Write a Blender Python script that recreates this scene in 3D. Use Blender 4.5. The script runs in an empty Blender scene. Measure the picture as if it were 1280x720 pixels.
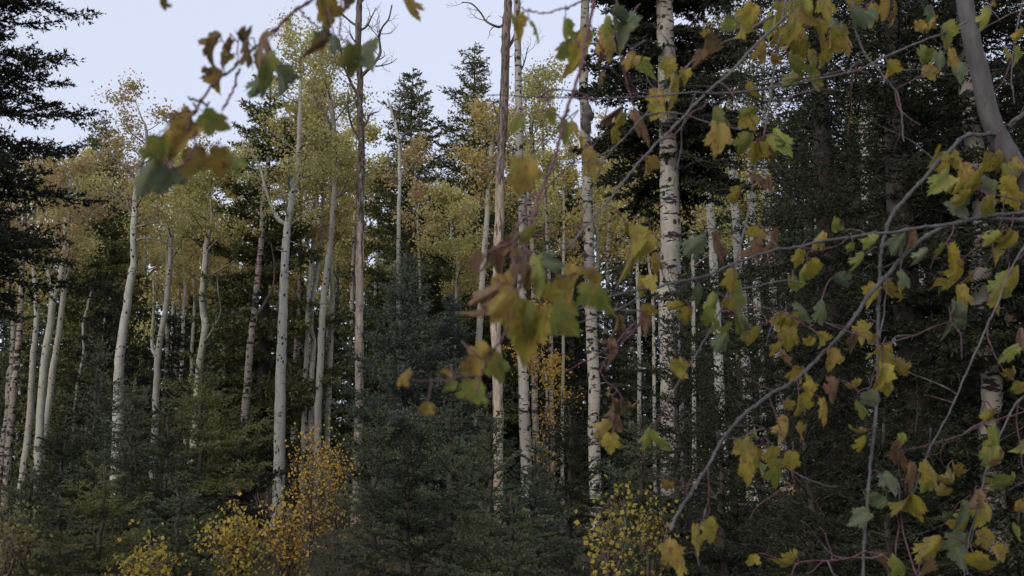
import bpy, math, random
import numpy as np
from mathutils import Vector, Matrix, Euler
C = bpy.context.scene
COL = C.collection
rad = math.radians
# ------------------------------------------------------------------ camera, sky, sun, exposure
FPX, HOR = 1372.0, 575.0            # focal length and horizon row in photograph pixels (1280 wide)
PITCH = math.atan((HOR - 360) / FPX)
CAM = np.array([0.0, 0.0, 1.6])
cd = bpy.data.cameras.new('camera'); cam = bpy.data.objects.new('camera', cd); COL.objects.link(cam)
cam.location = CAM; cam.rotation_euler = (rad(90) + PITCH, 0, 0)
cd.sensor_width = 36; cd.lens = 36 * FPX / 1280; cd.clip_start = 0.05; cd.clip_end = 3000
cd.dof.use_dof = True; cd.dof.focus_distance = 14.0; cd.dof.aperture_fstop = 10.5
C.camera = cam
w = bpy.data.worlds.new('World'); C.world = w; w.use_nodes = True
nt = w.node_tree; nt.nodes.clear()
SUN_EL, SUN_AZ = rad(24), rad(215)     # azimuth clockwise from +Y: behind the camera, to its left
sky = nt.nodes.new('ShaderNodeTexSky'); sky.sky_type = 'NISHITA'; sky.sun_disc = False
sky.sun_elevation = SUN_EL; sky.sun_rotation = SUN_AZ; sky.dust_density = 2.5; sky.altitude = 2400; sky.ozone_density = 1.5
veil = nt.nodes.new('ShaderNodeMixRGB'); veil.inputs[0].default_value = 0.78   # high thin overcast
veil.inputs[2].default_value = (8.6, 9.1, 11.0, 1)
bg = nt.nodes.new('ShaderNodeBackground'); bg.inputs[1].default_value = 0.0825
ow = nt.nodes.new('ShaderNodeOutputWorld')
nt.links.new(sky.outputs[0], veil.inputs[1]); nt.links.new(veil.outputs[0], bg.inputs[0]); nt.links.new(bg.outputs[0], ow.inputs[0])
sd = bpy.data.lights.new('sun', 'SUN'); sun = bpy.data.objects.new('sun', sd); COL.objects.link(sun)
sd.energy = 1.5; sd.angle = rad(35); sd.color = (1, 0.95, 0.88)
sdir = Vector((math.sin(SUN_AZ) * math.cos(SUN_EL), math.cos(SUN_AZ) * math.cos(SUN_EL), math.sin(SUN_EL)))
sun.rotation_euler = sdir.to_track_quat('Z', 'Y').to_euler(); sun.location = (0, -5, 30)
C.view_settings.view_transform = 'Standard'; C.view_settings.look = 'None'; C.view_settings.gamma = 1
C.view_settings.exposure = 0.3
C.cycles.max_bounces = 5; C.cycles.diffuse_bounces = 3; C.cycles.glossy_bounces = 1
C.cycles.transmission_bounces = 3; C.cycles.transparent_max_bounces = 4
C.cycles.use_denoising = True

# ------------------------------------------------------------------ helpers
SP, CP = math.sin(PITCH), math.cos(PITCH)
def at(px, py, Y):
    """the point at world depth Y on the sight line through photograph pixel px, py"""
    x = (px - 640) / FPX; y = (360 - py) / FPX
    d = np.array([x, CP - y * SP, SP + y * CP])
    return CAM + d * (Y / d[1])
def nrm(v): return v / (np.linalg.norm(v, axis=-1, keepdims=True) + 1e-12)
class MB:
    def __init__(s): s.v = []; s.q = []; s.t = []; s.n = 0; s.qm = []; s.tm = []
    def add(s, V, Q=None, T=None, m=0):
        V = np.asarray(V, dtype=np.float32)
        if Q is not None and len(Q): s.q.append(np.asarray(Q) + s.n); s.qm.append(np.full(len(Q), m))
        if T is not None and len(T): s.t.append(np.asarray(T) + s.n); s.tm.append(np.full(len(T), m))
        s.v.append(V); s.n += len(V)
    def tube(s, P, R, k=6, m=0, cap=True, rng=None, rough=0.0):
        P = np.asarray(P, float); R = np.asarray(R, float); n = len(P)
        T = nrm(np.gradient(P, axis=0))
        ch = nrm(P[-1] - P[0] + 1e-9)           # reference axis: the one the tube runs least along
        ref = [np.array([1., .17, .05]), np.array([.12, 1., .09]), np.array([.05, .11, 1.])][int(np.argmin(np.abs(T).max(0) + np.abs(ch) * .5))]
        A = nrm(np.cross(T, ref)); B = np.cross(T, A)
        a = np.arange(k) * 2 * math.pi / k
        ca, sa = np.cos(a), np.sin(a)
        rr = R[:, None] * np.ones((n, k))
        if rough and rng is not None: rr = rr * (1 + rough * rng.normal(size=(n, k)))
        V = P[:, None] + rr[..., None] * (ca[None, :, None] * A[:, None] + sa[None, :, None] * B[:, None])
        i = np.arange(n - 1)[:, None] * k; j = np.arange(k)[None]; j2 = (j + 1) % k
        Q = np.stack([i + j, i + j2, i + k + j2, i + k + j], -1).reshape(-1, 4)
        V = V.reshape(-1, 3); T3 = None
        if cap:
            V = np.vstack([V, P[-1] + T[-1] * R[-1] * .5])
            b = (n - 1) * k; T3 = [[b + x, b + (x + 1) % k, n * k] for x in range(k)]
        s.add(V, Q, T3, m)
    def build(s, name, mats, parent=None, loc=None, smooth=True):
        me = bpy.data.meshes.new(name)
        V = np.vstack(s.v)
        q = np.vstack(s.q) if s.q else np.zeros((0, 4), int); t = np.vstack(s.t) if s.t else np.zeros((0, 3), int)
        me.vertices.add(len(V)); me.vertices.foreach_set('co', V.ravel())
        nl = len(q) * 4 + len(t) * 3
        me.loops.add(nl); me.loops.foreach_set('vertex_index', np.concatenate([q.ravel(), t.ravel()]).astype(np.int32))
        me.polygons.add(len(q) + len(t))
        st = np.concatenate([np.arange(len(q)) * 4, len(q) * 4 + np.arange(len(t)) * 3]).astype(np.int32)
        me.polygons.foreach_set('loop_start', st)
        mi = np.concatenate(s.qm + s.tm) if (s.qm or s.tm) else np.zeros(0)
        me.polygons.foreach_set('material_index', mi.astype(np.int32))
        me.update(calc_edges=True)
        if smooth: me.polygons.foreach_set('use_smooth', np.ones(len(me.polygons), bool))
        for mm in (mats if isinstance(mats, (list, tuple)) else [mats]): me.materials.append(mm)
        o = bpy.data.objects.new(name, me); COL.objects.link(o)
        if parent is not None: o.parent = parent
        if loc is not None: o.location = loc
        return o
def thing(name, label, cat, loc=(0, 0, 0), group=None, kind=None):
    o = bpy.data.objects.new(name, None); COL.objects.link(o); o.location = tuple(float(c) for c in loc)
    o.empty_display_size = 0.3
    o['label'] = label; o['category'] = cat
    if group: o['group'] = group
    return o
def dup(root, loc, rotz=0, sc=1.0, label=None, group=None):
    r = root.copy(); COL.objects.link(r); r.location = tuple(float(c) for c in loc); r.rotation_euler = (0, 0, rotz); r.scale = (sc,) * 3
    if label: r['label'] = label
    if group: r['group'] = group
    for ch in list(root.children):
        c = ch.copy(); COL.objects.link(c); c.parent = r
    return r
def spline(P, n):
    """Catmull-Rom resampling of a traced polyline"""
    P = np.asarray(P, float)
    if len(P) < 3:
        return P[0] + (P[-1] - P[0]) * np.linspace(0, 1, n)[:, None]
    E = np.vstack([2 * P[0] - P[1], P, 2 * P[-1] - P[-2]])
    u = np.linspace(0, len(P) - 1 - 1e-6, n); i = u.astype(int); f = (u - i)[:, None]
    a, b, c, d = E[i], E[i + 1], E[i + 2], E[i + 3]
    return .5 * (2 * b + (c - a) * f + (2 * a - 5 * b + 4 * c - d) * f ** 2 + (3 * b - a - 3 * c + d) * f ** 3)
def ground_z(x, y): return 0.10 * np.sin(x * .31 + 1) * np.cos(y * .23) + 0.05 * np.sin(x * 1.1 + y * .7)

# ------------------------------------------------------------------ materials
def mat(name, rough=0.8, spec=0.25):
    m = bpy.data.materials.new(name); m.use_nodes = True; t = m.node_tree
    b = t.nodes['Principled BSDF']; b.inputs['Roughness'].default_value = rough
    b.inputs['Specular IOR Level'].default_value = spec
    return m, t, b
def N(t, ty, **k):
    n = t.nodes.new(ty)
    for a, v in k.items():
        if a.startswith('i_'):
            n.inputs[a[2:].replace('_', ' ')].default_value = v
        else: setattr(n, a, v)
    return n
def coords(t, sc):
    tc = N(t, 'ShaderNodeTexCoord'); mp = N(t, 'ShaderNodeMapping'); mp.inputs['Scale'].default_value = sc
    oi = N(t, 'ShaderNodeObjectInfo'); ml = N(t, 'ShaderNodeVectorMath', operation='MULTIPLY_ADD'); ml.inputs[1].default_value = (37, 23, 51)   # every tree its own marks
    t.links.new(oi.outputs['Random'], ml.inputs[0]); t.links.new(tc.outputs['Object'], ml.inputs[2])
    t.links.new(ml.outputs[0], mp.inputs[0]); return mp.outputs[0]
def noise(t, sc, scale=1.0, detail=3, rough=.6):
    n = N(t, 'ShaderNodeTexNoise', i_Scale=scale, i_Detail=detail, i_Roughness=rough)
    t.links.new(coords(t, sc), n.inputs['Vector']); return n.outputs['Fac']
def ramp(t, src, stops):
    r = N(t, 'ShaderNodeValToRGB'); e = r.color_ramp.elements
    while len(e) < len(stops): e.new(0.5)
    for k, (p, c) in enumerate(stops):
        e[k].position = p; e[k].color = tuple(c) + (1,) if len(c) == 3 else c
    t.links.new(src, r.inputs[0]); return r.outputs[0]
def g(v): return (v, v, v)
def mix(t, f, a, b, mode='MIX'):
    m = N(t, 'ShaderNodeMixRGB', blend_type=mode)
    for s, i in ((f, 0), (a, 1), (b, 2)):
        if hasattr(s, 'links') or hasattr(s, 'is_linked'): t.links.new(s, m.inputs[i])
        elif i == 0: m.inputs[0].default_value = s
        else: m.inputs[i].default_value = tuple(s) + (1,)
    return m.outputs[0]
def bump(t, b, src, st, dist=0.01):
    n = N(t, 'ShaderNodeBump'); n.inputs['Strength'].default_value = st; n.inputs['Distance'].default_value = dist
    t.links.new(src, n.inputs['Height']); t.links.new(n.outputs[0], b.inputs['Normal'])
def aspen_bark(name, c1, c2, marks=0.635, knot=0.14, zs=17):
    m, t, b = mat(name, .85, .15)
    base = ramp(t, noise(t, (1.2, 1.2, .5), 1.5, 4), [(.35, c1), (.65, c2)])
    fine = noise(t, (18, 18, 6), 1, 3)
    base = mix(t, .55, base, ramp(t, fine, [(.3, g(.62)), (.7, g(1.15))]), 'MULTIPLY')
    dash = ramp(t, noise(t, (3.2, 3.2, zs), 1.0, 3, .65), [(marks, g(0)), (marks + .05, g(1))])
    vo = N(t, 'ShaderNodeTexVoronoi', i_Scale=1.0, i_Randomness=1.0); t.links.new(coords(t, (6.0, 6.0, 4.2)), vo.inputs['Vector'])
    kn = ramp(t, vo.outputs['Distance'], [(knot, g(1)), (knot + .06, g(0))])
    mk = mix(t, 1.0, dash, kn, 'LIGHTEN')
    # old rough bark low on the stem
    tc = N(t, 'ShaderNodeTexCoord'); sx = N(t, 'ShaderNodeSeparateXYZ'); t.links.new(tc.outputs['Object'], sx.inputs[0])
    mr = N(t, 'ShaderNodeMapRange'); mr.inputs[1].default_value = 0.3; mr.inputs[2].default_value = 3.0; mr.inputs[3].default_value = .12; mr.inputs[4].default_value = -.06
    t.links.new(sx.outputs['Z'], mr.inputs[0])
    ad = N(t, 'ShaderNodeMath', operation='ADD'); t.links.new(noise(t, (9, 9, 3.5), 1, 4), ad.inputs[0]); t.links.new(mr.outputs[0], ad.inputs[1])
    rg = ramp(t, ad.outputs[0], [(.60, g(0)), (.70, g(1))])
    mk = mix(t, 1.0, mk, rg, 'LIGHTEN')
    col = mix(t, mk, base, (.030, .027, .025))
    t.links.new(col, b.inputs['Base Color']); bump(t, b, mk, .5, .012)
    return m
def snag_bark(name, zt, k, dark=(.105, .084, .068), pale=(.42, .36, .29), amt=.5):
    """peeling dead aspen: brown bark above height zt, bare pale wood showing more and more below it"""
    m, t, b = mat(name, .9, .1)
    tc = N(t, 'ShaderNodeTexCoord'); sx = N(t, 'ShaderNodeSeparateXYZ'); t.links.new(tc.outputs['Object'], sx.inputs[0])
    mr = N(t, 'ShaderNodeMapRange'); mr.inputs[1].default_value = zt - k; mr.inputs[2].default_value = zt + k
    mr.inputs[3].default_value = amt; mr.inputs[4].default_value = -.22; t.links.new(sx.outputs['Z'], mr.inputs[0])
    ad = N(t, 'ShaderNodeMath', operation='ADD'); t.links.new(noise(t, (11, 11, 1.5), 1, 4), ad.inputs[0]); t.links.new(mr.outputs[0], ad.inputs[1])
    f = ramp(t, ad.outputs[0], [(.54, g(0)), (.62, g(1))])
    fine = noise(t, (22, 22, 4), 1, 4)
    fr = ramp(t, fine, [(.36, g(0)), (.62, g(1))]); dk = mix(t, fr, (dark[0] * .45, dark[1] * .42, dark[2] * .42), (dark[0] * 2.3, dark[1] * 2.25, dark[2] * 2.3))
    pl = mix(t, fr, (pale[0] * .7, pale[1] * .64, pale[2] * .6), pale)
    rd = ramp(t, noise(t, (3, 3, .7), 2.2, 3), [(.5, g(0)), (.62, g(.6))])
    pl = mix(t, rd, pl, (.25, .185, .145))
    t.links.new(mix(t, f, dk, pl), b.inputs['Base Color']); bump(t, b, fine, .7, .02)
    return m
def wood(name, c1, c2, sc=(30, 30, 30), rough=.7):
    m, t, b = mat(name, rough, .25)
    f = noise(t, sc, 1, 4); t.links.new(ramp(t, f, [(.3, c1), (.7, c2)]), b.inputs['Base Color']); bump(t, b, f, .3, .004)
    return m
def foliage(name, cols, clump=1.6, fine=26, trans=.42, rough=.7):
    """cols: colours across which leaves spread; clump noise shifts whole sprays, fine noise single leaves"""
    m, t, b = mat(name, rough, .2)
    a = noise(t, (clump,) * 3, 1, 2); f = noise(t, (fine,) * 3, 1, 0)
    ad = N(t, 'ShaderNodeMath', operation='MULTIPLY_ADD'); ad.inputs[1].default_value = .55
    t.links.new(f, ad.inputs[0])
    m2 = N(t, 'ShaderNodeMath', operation='MULTIPLY'); m2.inputs[1].default_value = .75; t.links.new(a, m2.inputs[0]); t.links.new(m2.outputs[0], ad.inputs[2])
    oi = N(t, 'ShaderNodeObjectInfo'); m3 = N(t, 'ShaderNodeMath', operation='MULTIPLY_ADD'); m3.inputs[1].default_value = .14
    t.links.new(oi.outputs['Random'], m3.inputs[0]); t.links.new(ad.outputs[0], m3.inputs[2])
    n = len(cols); col = ramp(t, m3.outputs[0], [(.40 + .64 * k / max(1, n - 1) * .62, c) for k, c in enumerate(cols)])
    t.links.new(col, b.inputs['Base Color'])
    if trans:
        tr = N(t, 'ShaderNodeBsdfTranslucent'); t.links.new(col, tr.inputs[0])
        mx = N(t, 'ShaderNodeMixShader'); mx.inputs[0].default_value = trans
        t.links.new(b.outputs[0], mx.inputs[1]); t.links.new(tr.outputs[0], mx.inputs[2])
        t.links.new(mx.outputs[0], t.nodes['Material Output'].inputs[0])
    return m
def leaf_mat(name, base, edge, vein):
    """one maple leaf: blade colour, browning patches at rim, paler veins fanning from the petiole"""
    m, t, b = mat(name, .6, .3)
    tc = N(t, 'ShaderNodeTexCoord'); oi = N(t, 'ShaderNodeObjectInfo')
    off = N(t, 'ShaderNodeVectorMath', operation='ADD'); t.links.new(tc.outputs['Object'], off.inputs[0])
    sc = N(t, 'ShaderNodeMath', operation='MULTIPLY'); sc.inputs[1].default_value = 40; t.links.new(oi.outputs['Random'], sc.inputs[0]); t.links.new(sc.outputs[0], off.inputs[1])
    def nz(s, d=3):
        n = N(t, 'ShaderNodeTexNoise', i_Scale=s, i_Detail=d); t.links.new(off.outputs[0], n.inputs['Vector']); return n.outputs['Fac']
    c = mix(t, ramp(t, nz(2.2), [(.38, g(0)), (.66, g(1))]), base, tuple(x * y for x, y in zip(base, (.62, .78, .8))))
    c = mix(t, ramp(t, nz(4.5, 5), [(.52, g(0)), (.64, g(.85))]), c, edge)
    c = mix(t, ramp(t, nz(17, 2), [(.66, g(0)), (.72, g(.9))]), c, (.07, .035, .02))
    gr = N(t, 'ShaderNodeTexGradient', gradient_type='RADIAL'); t.links.new(tc.outputs['Object'], gr.inputs[0])
    sn = N(t, 'ShaderNodeMath', operation='MULTIPLY'); sn.inputs[1].default_value = 12.0; t.links.new(gr.outputs['Fac'], sn.inputs[0])
    fr = N(t, 'ShaderNodeMath', operation='PINGPONG'); fr.inputs[1].default_value = .5; t.links.new(sn.outputs[0], fr.inputs[0])
    vn = ramp(t, fr.outputs[0], [(.0, g(.85)), (.07, g(0))])
    c = mix(t, vn, c, vein)
    rv = ramp(t, oi.outputs['Random'], [(0, g(.72)), (1, g(1.12))])
    c = mix(t, 1.0, c, rv, 'MULTIPLY')
    t.links.new(c, b.inputs['Base Color'])
    tr = N(t, 'ShaderNodeBsdfTranslucent'); t.links.new(c, tr.inputs[0]); mx = N(t, 'ShaderNodeMixShader'); mx.inputs[0].default_value = .42
    t.links.new(b.outputs[0], mx.inputs[1]); t.links.new(tr.outputs[0], mx.inputs[2]); t.links.new(mx.outputs[0], t.nodes['Material Output'].inputs[0])
    return m
M = {}
M['aspen'] = aspen_bark('aspen_bark', (.40, .37, .30), (.32, .30, .23))
M['aspen_white'] = aspen_bark('aspen_bark_white', (.44, .42, .36), (.36, .34, .28), .62, .15, 15)
M['aspen_old'] = aspen_bark('aspen_bark_old', (.37, .335, .275), (.23, .205, .165), .55, .19, 10)
M['aspen_brown'] = aspen_bark('aspen_bark_brown', (.30, .25, .19), (.22, .19, .15), .53, .25, 12)
M['limb'] = wood('aspen_limb_bark', (.10, .085, .065), (.26, .235, .18), (9, 9, 9))
M['dead_limb'] = wood('dead_limb_bark', (.055, .042, .038), (.13, .105, .09), (9, 9, 9))
M['spruce_bark'] = wood('spruce_bark', (.03, .024, .021), (.075, .06, .05), (12, 12, 5), .9)
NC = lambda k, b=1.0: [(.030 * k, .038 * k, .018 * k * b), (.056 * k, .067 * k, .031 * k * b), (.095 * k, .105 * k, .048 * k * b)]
M['needles'] = foliage('spruce_needles', NC(.84), 1.3, 20, .1)
M['needles_blue'] = foliage('fir_needles_blue', [(.024, .033, .021), (.042, .055, .035), (.072, .086, .058)], 1.6, 22, .1)
M['needles_dark'] = foliage('spruce_needles_dark', NC(.32), 1.3, 20, .1)  # same needles scaled down: deep shade of the right-hand boughs put into colour
M['needles_olive'] = foliage('spruce_needles_olive', [(.036, .044, .018), (.066, .074, .028), (.11, .11, .042)], 1.3, 20, .1)
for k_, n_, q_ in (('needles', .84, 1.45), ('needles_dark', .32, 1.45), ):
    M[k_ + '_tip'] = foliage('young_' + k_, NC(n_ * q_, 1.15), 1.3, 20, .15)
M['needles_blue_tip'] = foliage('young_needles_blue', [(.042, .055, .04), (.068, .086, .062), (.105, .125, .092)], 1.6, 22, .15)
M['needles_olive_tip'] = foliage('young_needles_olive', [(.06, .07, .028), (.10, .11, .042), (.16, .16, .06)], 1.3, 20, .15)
LF = {
 'green': [(.22, .24, .08), (.33, .33, .115), (.45, .42, .155), (.55, .48, .19)],
 'yellow': [(.25, .255, .085), (.37, .34, .115), (.48, .40, .14), (.52, .39, .15)],
 'ochre': [(.27, .25, .11), (.37, .31, .14), (.45, .36, .17), (.43, .32, .15)],
 'orange': [(.34, .24, .05), (.48, .33, .065), (.56, .38, .08), (.48, .29, .055)],
 'lime': [(.12, .14, .04), (.22, .21, .055), (.35, .29, .07), (.44, .32, .07)],
 'gold': [(.20, .17, .035), (.31, .25, .045), (.42, .32, .055), (.42, .29, .055)],
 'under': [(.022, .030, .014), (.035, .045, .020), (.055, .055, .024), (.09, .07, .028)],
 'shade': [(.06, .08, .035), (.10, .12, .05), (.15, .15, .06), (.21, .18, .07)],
}
for k_, c_ in LF.items(): M['lf_' + k_] = foliage('aspen_leaves_' + k_, c_)

# ------------------------------------------------------------------ the ground
def grid_sheet(name, x0, x1, y0, y1, nx, ny, m, dz=0):
    X, Y = np.meshgrid(np.linspace(x0, x1, nx), np.linspace(y0, y1, ny)); Z = ground_z(X, Y) + dz
    V = np.stack([X, Y, Z], -1).reshape(-1, 3)
    i = (np.arange(ny - 1)[:, None] * nx + np.arange(nx - 1)[None]).ravel()
    b = MB(); b.add(V, np.stack([i, i + 1, i + nx + 1, i + nx], -1)); o = b.build(name, m); o['kind'] = 'structure'; return o
m, t, b = mat('forest_floor', .95, .1)
c = ramp(t, noise(t, (.6, .6, .6), 1, 5), [(.3, (.035, .032, .02)), (.5, (.06, .05, .03)), (.7, (.05, .06, .028))])
c = mix(t, .7, c, ramp(t, noise(t, (14, 14, 14), 1, 4), [(.3, g(.5)), (.7, g(1.5))]), 'MULTIPLY')
t.links.new(c, b.inputs['Base Color']); M['floor'] = m
V = []
gm = grid_sheet('ground', -900, 900, -200, 1900, 2, 2, M['floor'], -.35)
gm['kind'] = 'structure'
gf = grid_sheet('forest_floor', -60, 60, -8, 130, 121, 139, M['floor'])
gf['kind'] = 'structure'

# ------------------------------------------------------------------ conifers
def spruce_parts(H, R, seed, zb=.5, nd=25, nl=.12, nw=.012, step=.11, whorl=.36, per=5, power=.8, droop=.25, gaps=(), thin=0.0, tw=.34, tr=None, e_top=35, e_bot=-5, ragged=.24, lean=(0, 0), fz=.3, cap=60000, ztop=1e9):
    """trunk tube and a crown of boughs: every bough a drooping axis with two rows of twigs clothed in needle blades"""
    rng = np.random.default_rng(seed)
    tr = tr or H * .012 + .02
    tk = MB(); zs = np.linspace(-.15, H, 14)
    ax = np.stack([lean[0] * (zs / H) ** 2 + .02 * rng.normal(size=14), lean[1] * (zs / H) ** 2 + .02 * rng.normal(size=14), zs], -1); ax[0, :2] = 0
    tk.tube(ax, np.linspace(tr * 1.15, .012, 14), 8, rng=rng, rough=.04)
    cr = MB(); S = []; E = []
    z = zb
    while z < H - .08:
        t_ = (z - zb) / (H - zb); n = max(3, int(per * (1.1 - .35 * t_)))
        a0 = rng.uniform(0, 6.28)
        for k in range(n):
            if rng.random() < thin: continue
            zz = z + rng.normal() * whorl * .3
            if any(g0 < zz < g1 for g0, g1 in gaps): continue
            if zz >= H: continue
            tt = min(1, max(0, (zz - zb) / (H - zb)))
            L = R * ((1 - tt) ** power) * (1 + ragged * rng.normal()) * (.55 + .45 * min(1, tt * 7 + .25)) + .1
            if L < .08: continue
            az = a0 + k * 6.283 / n + rng.normal() * .22
            el = rad(e_bot + (e_top - e_bot) * tt + rng.normal() * 9)
            m_ = max(5, int(L / step)); s_ = np.linspace(0, 1, m_ + 1)
            h = np.array([math.cos(az), math.sin(az)])
            bend = rng.normal() * .16
            side = np.array([-h[1], h[0]])
            ctr = np.array([np.interp(zz, zs, ax[:, 0]), np.interp(zz, zs, ax[:, 1])])
            P = np.zeros((m_ + 1, 3))
            P[:, :2] = ctr + (h * math.cos(el)) * (s_ * L)[:, None] + side * (bend * L * s_ ** 2)[:, None]
            P[:, 2] = zz + L * (math.sin(el) * s_ - droop * s_ ** 1.6 + droop * .62 * s_ ** 3)
            Pt = P[::3] if m_ > 9 else P[::2]; cr.tube(Pt, np.linspace(.008 + L * .004, .002, len(Pt)), 3, 1, cap=False)
            T = nrm(np.gradient(P, axis=0))
            S.append(P[:-1]); E.append(P[1:])
            idx = np.arange(min(1, int(m_ * .12)), m_ + 1)
            for sg in (-1, 1):
                b_ = P[idx] + (T[idx] * rng.uniform(-.5, .5, (len(idx), 1)) * step)
                sv = s_[idx]
                lt = (tw * L * (1 - sv) ** .75 * np.clip(sv * 3.2, .35, 1) + .07) * rng.uniform(.7, 1.2, len(idx))
                lt = np.minimum(lt, .75)
                d = nrm(T[idx] * rng.uniform(.45, .75, (len(idx), 1)) + sg * np.append(side, 0) * .75 + np.array([0, 0, 1.]) * rng.normal(.02, fz, (len(idx), 1)))
                e_ = b_ + d * lt[:, None]; e_[:, 2] -= lt * .12
                mid = (b_ + e_) / 2; mid[:, 2] += lt * .05
                S += [b_, mid]; E += [mid, e_]
                # secondary sprays on the longer twigs
                big = lt > .14
                if big.any():
                    for q in (.35, .62):
                        for s2 in (-1, 1):
                            bb = b_[big] + (e_[big] - b_[big]) * q; dd = nrm(d[big] + s2 * .8 * np.cross(d[big], [0, 0, 1.]) + rng.normal(0, .15 + fz, (big.sum(), 3)))
                            S.append(bb); E.append(bb + dd * (lt[big] * .45)[:, None])
        z += whorl * rng.uniform(.7, 1.25) * (1.05 - .45 * t_)
    # leader
    S.append(ax[-2:-1]); E.append(ax[-1:] + [0, 0, .1])
    S = np.vstack(S); E = np.vstack(E); ln = np.linalg.norm(E - S, axis=1)
    wz = np.where(S[:, 2] > ztop, .06, 1.0)          # boughs far above the view are thinned
    est = (ln * wz).sum() * nd
    if est > cap: q = est / cap; nd /= q; nw *= min(1.7, q ** .42); nl *= min(1.35, q ** .2)
    cnt = rng.poisson(ln * nd * wz)
    i = np.repeat(np.arange(len(S)), cnt); f = rng.random(len(i))[:, None]
    D = nrm(E - S)[i]; P = S[i] + (E - S)[i] * f
    rnd = rng.normal(size=P.shape); rnd -= D * (rnd * D).sum(1, keepdims=True); rnd = nrm(rnd); rnd[:, 2] += .25
    dn = nrm(D * rng.uniform(.5, 1.2, (len(P), 1)) + rnd * .75)
    L = nl * rng.uniform(.6, 1.25, (len(P), 1)); W = nw * rng.uniform(.7, 1.3, (len(P), 1))
    wv = nrm(np.cross(dn, rng.normal(size=P.shape)))
    V = np.stack([P - wv * W, P + wv * W, P + dn * L], 1).reshape(-1, 3)
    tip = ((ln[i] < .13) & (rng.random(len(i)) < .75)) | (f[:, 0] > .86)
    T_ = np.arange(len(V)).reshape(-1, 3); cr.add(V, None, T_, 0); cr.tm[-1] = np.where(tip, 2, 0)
    return tk, cr
def spruce(label, px, ytop, D, hw, seed, mat_='needles', name='spruce_tree', cat='spruce', group=None, lod=1.0, py_base=None, **k):
    """px: image column of the trunk, ytop: row of the tip, hw: half width in pixels near the foot"""
    top = at(px, ytop, D); x0 = at(px, HOR + 60, D)[0]; gz = float(ground_z(x0, D)); H = top[2] - gz
    R = hw * D / FPX
    if py_base is not None: k['zb'] = max(.3, at(px, py_base, D)[2] - gz)
    px_m = FPX * .8 / D
    nl = min(.16, max(.03, 3.0 / px_m)); nw = nl * .13
    k.setdefault('nd', min(150, 3.1 / nl) * lod); k.setdefault('nl', nl); k.setdefault('nw', nw); k.setdefault('step', max(.06, nl * .95))
    k.setdefault('ztop', at(px, -90, D)[2] - gz + .8); k.setdefault('cap', 130000 if D < 16 and ytop < -100 else (31000 if ytop > 380 else 66000))
    tk, cr = spruce_parts(H, R, seed, **k)
    o = thing(name, label, cat, (x0, D, gz), group)
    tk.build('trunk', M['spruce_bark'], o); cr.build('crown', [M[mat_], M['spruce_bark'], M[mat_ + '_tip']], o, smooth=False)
    return o

# ------------------------------------------------------------------ aspens
def rhombi(P, size, rng, asp=.8, hang=.0):
    n = len(P); u = rng.normal(size=(n, 3)); u[:, 2] -= hang; u = nrm(u); v = rng.normal(size=(n, 3)); v -= u * (v * u).sum(1, keepdims=True); v = nrm(v)
    s_ = size * rng.uniform(.6, 1.25, (n, 1)) * .5
    V = np.stack([P - u * s_, P + v * s_ * asp - u * s_ * .15, P + u * s_, P - v * s_ * asp - u * s_ * .15], 1).reshape(-1, 3)
    return V, np.arange(4 * n).reshape(-1, 4)
def limb_tree(mb, start, d, L, r, rng, lev, leaves, up=.25, kink=.16, twigs=5):
    """one limb with its side twigs into mb; tips collected in leaves as (points, weight)"""
    n = 7 if lev else 5; P = [np.array(start, float)]; d = nrm(np.array(d, float))
    for k in range(n - 1):
        d = nrm(d + rng.normal(0, kink, 3) + np.array([0, 0, up * .22])); P.append(P[-1] + d * L / (n - 1))
    P = np.array(P); Rr = np.linspace(r, max(.003, r * .25), n)
    mb.tube(P, Rr, 6 if r > .02 else 3, cap=False)
    if lev == 0:
        leaves.append(P[1:]); return
    for k in range(twigs):
        f = .25 + .72 * (k + rng.random() * .6) / twigs; i = min(n - 2, int(f * (n - 1))); fr = f * (n - 1) - i
        s_ = P[i] * (1 - fr) + P[i + 1] * fr; T = nrm(P[i + 1] - P[i]); sd_ = nrm(np.cross(T, rng.normal(size=3)))
        limb_tree(mb, s_, T * .6 + sd_ * .85 + [0, 0, .15], L * rng.uniform(.3, .5) * (1.15 - .5 * f), Rr[i] * .55, rng, lev - 1, leaves, up, kink, max(2, twigs - 2))
    leaves.append(P[-3:])
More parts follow.
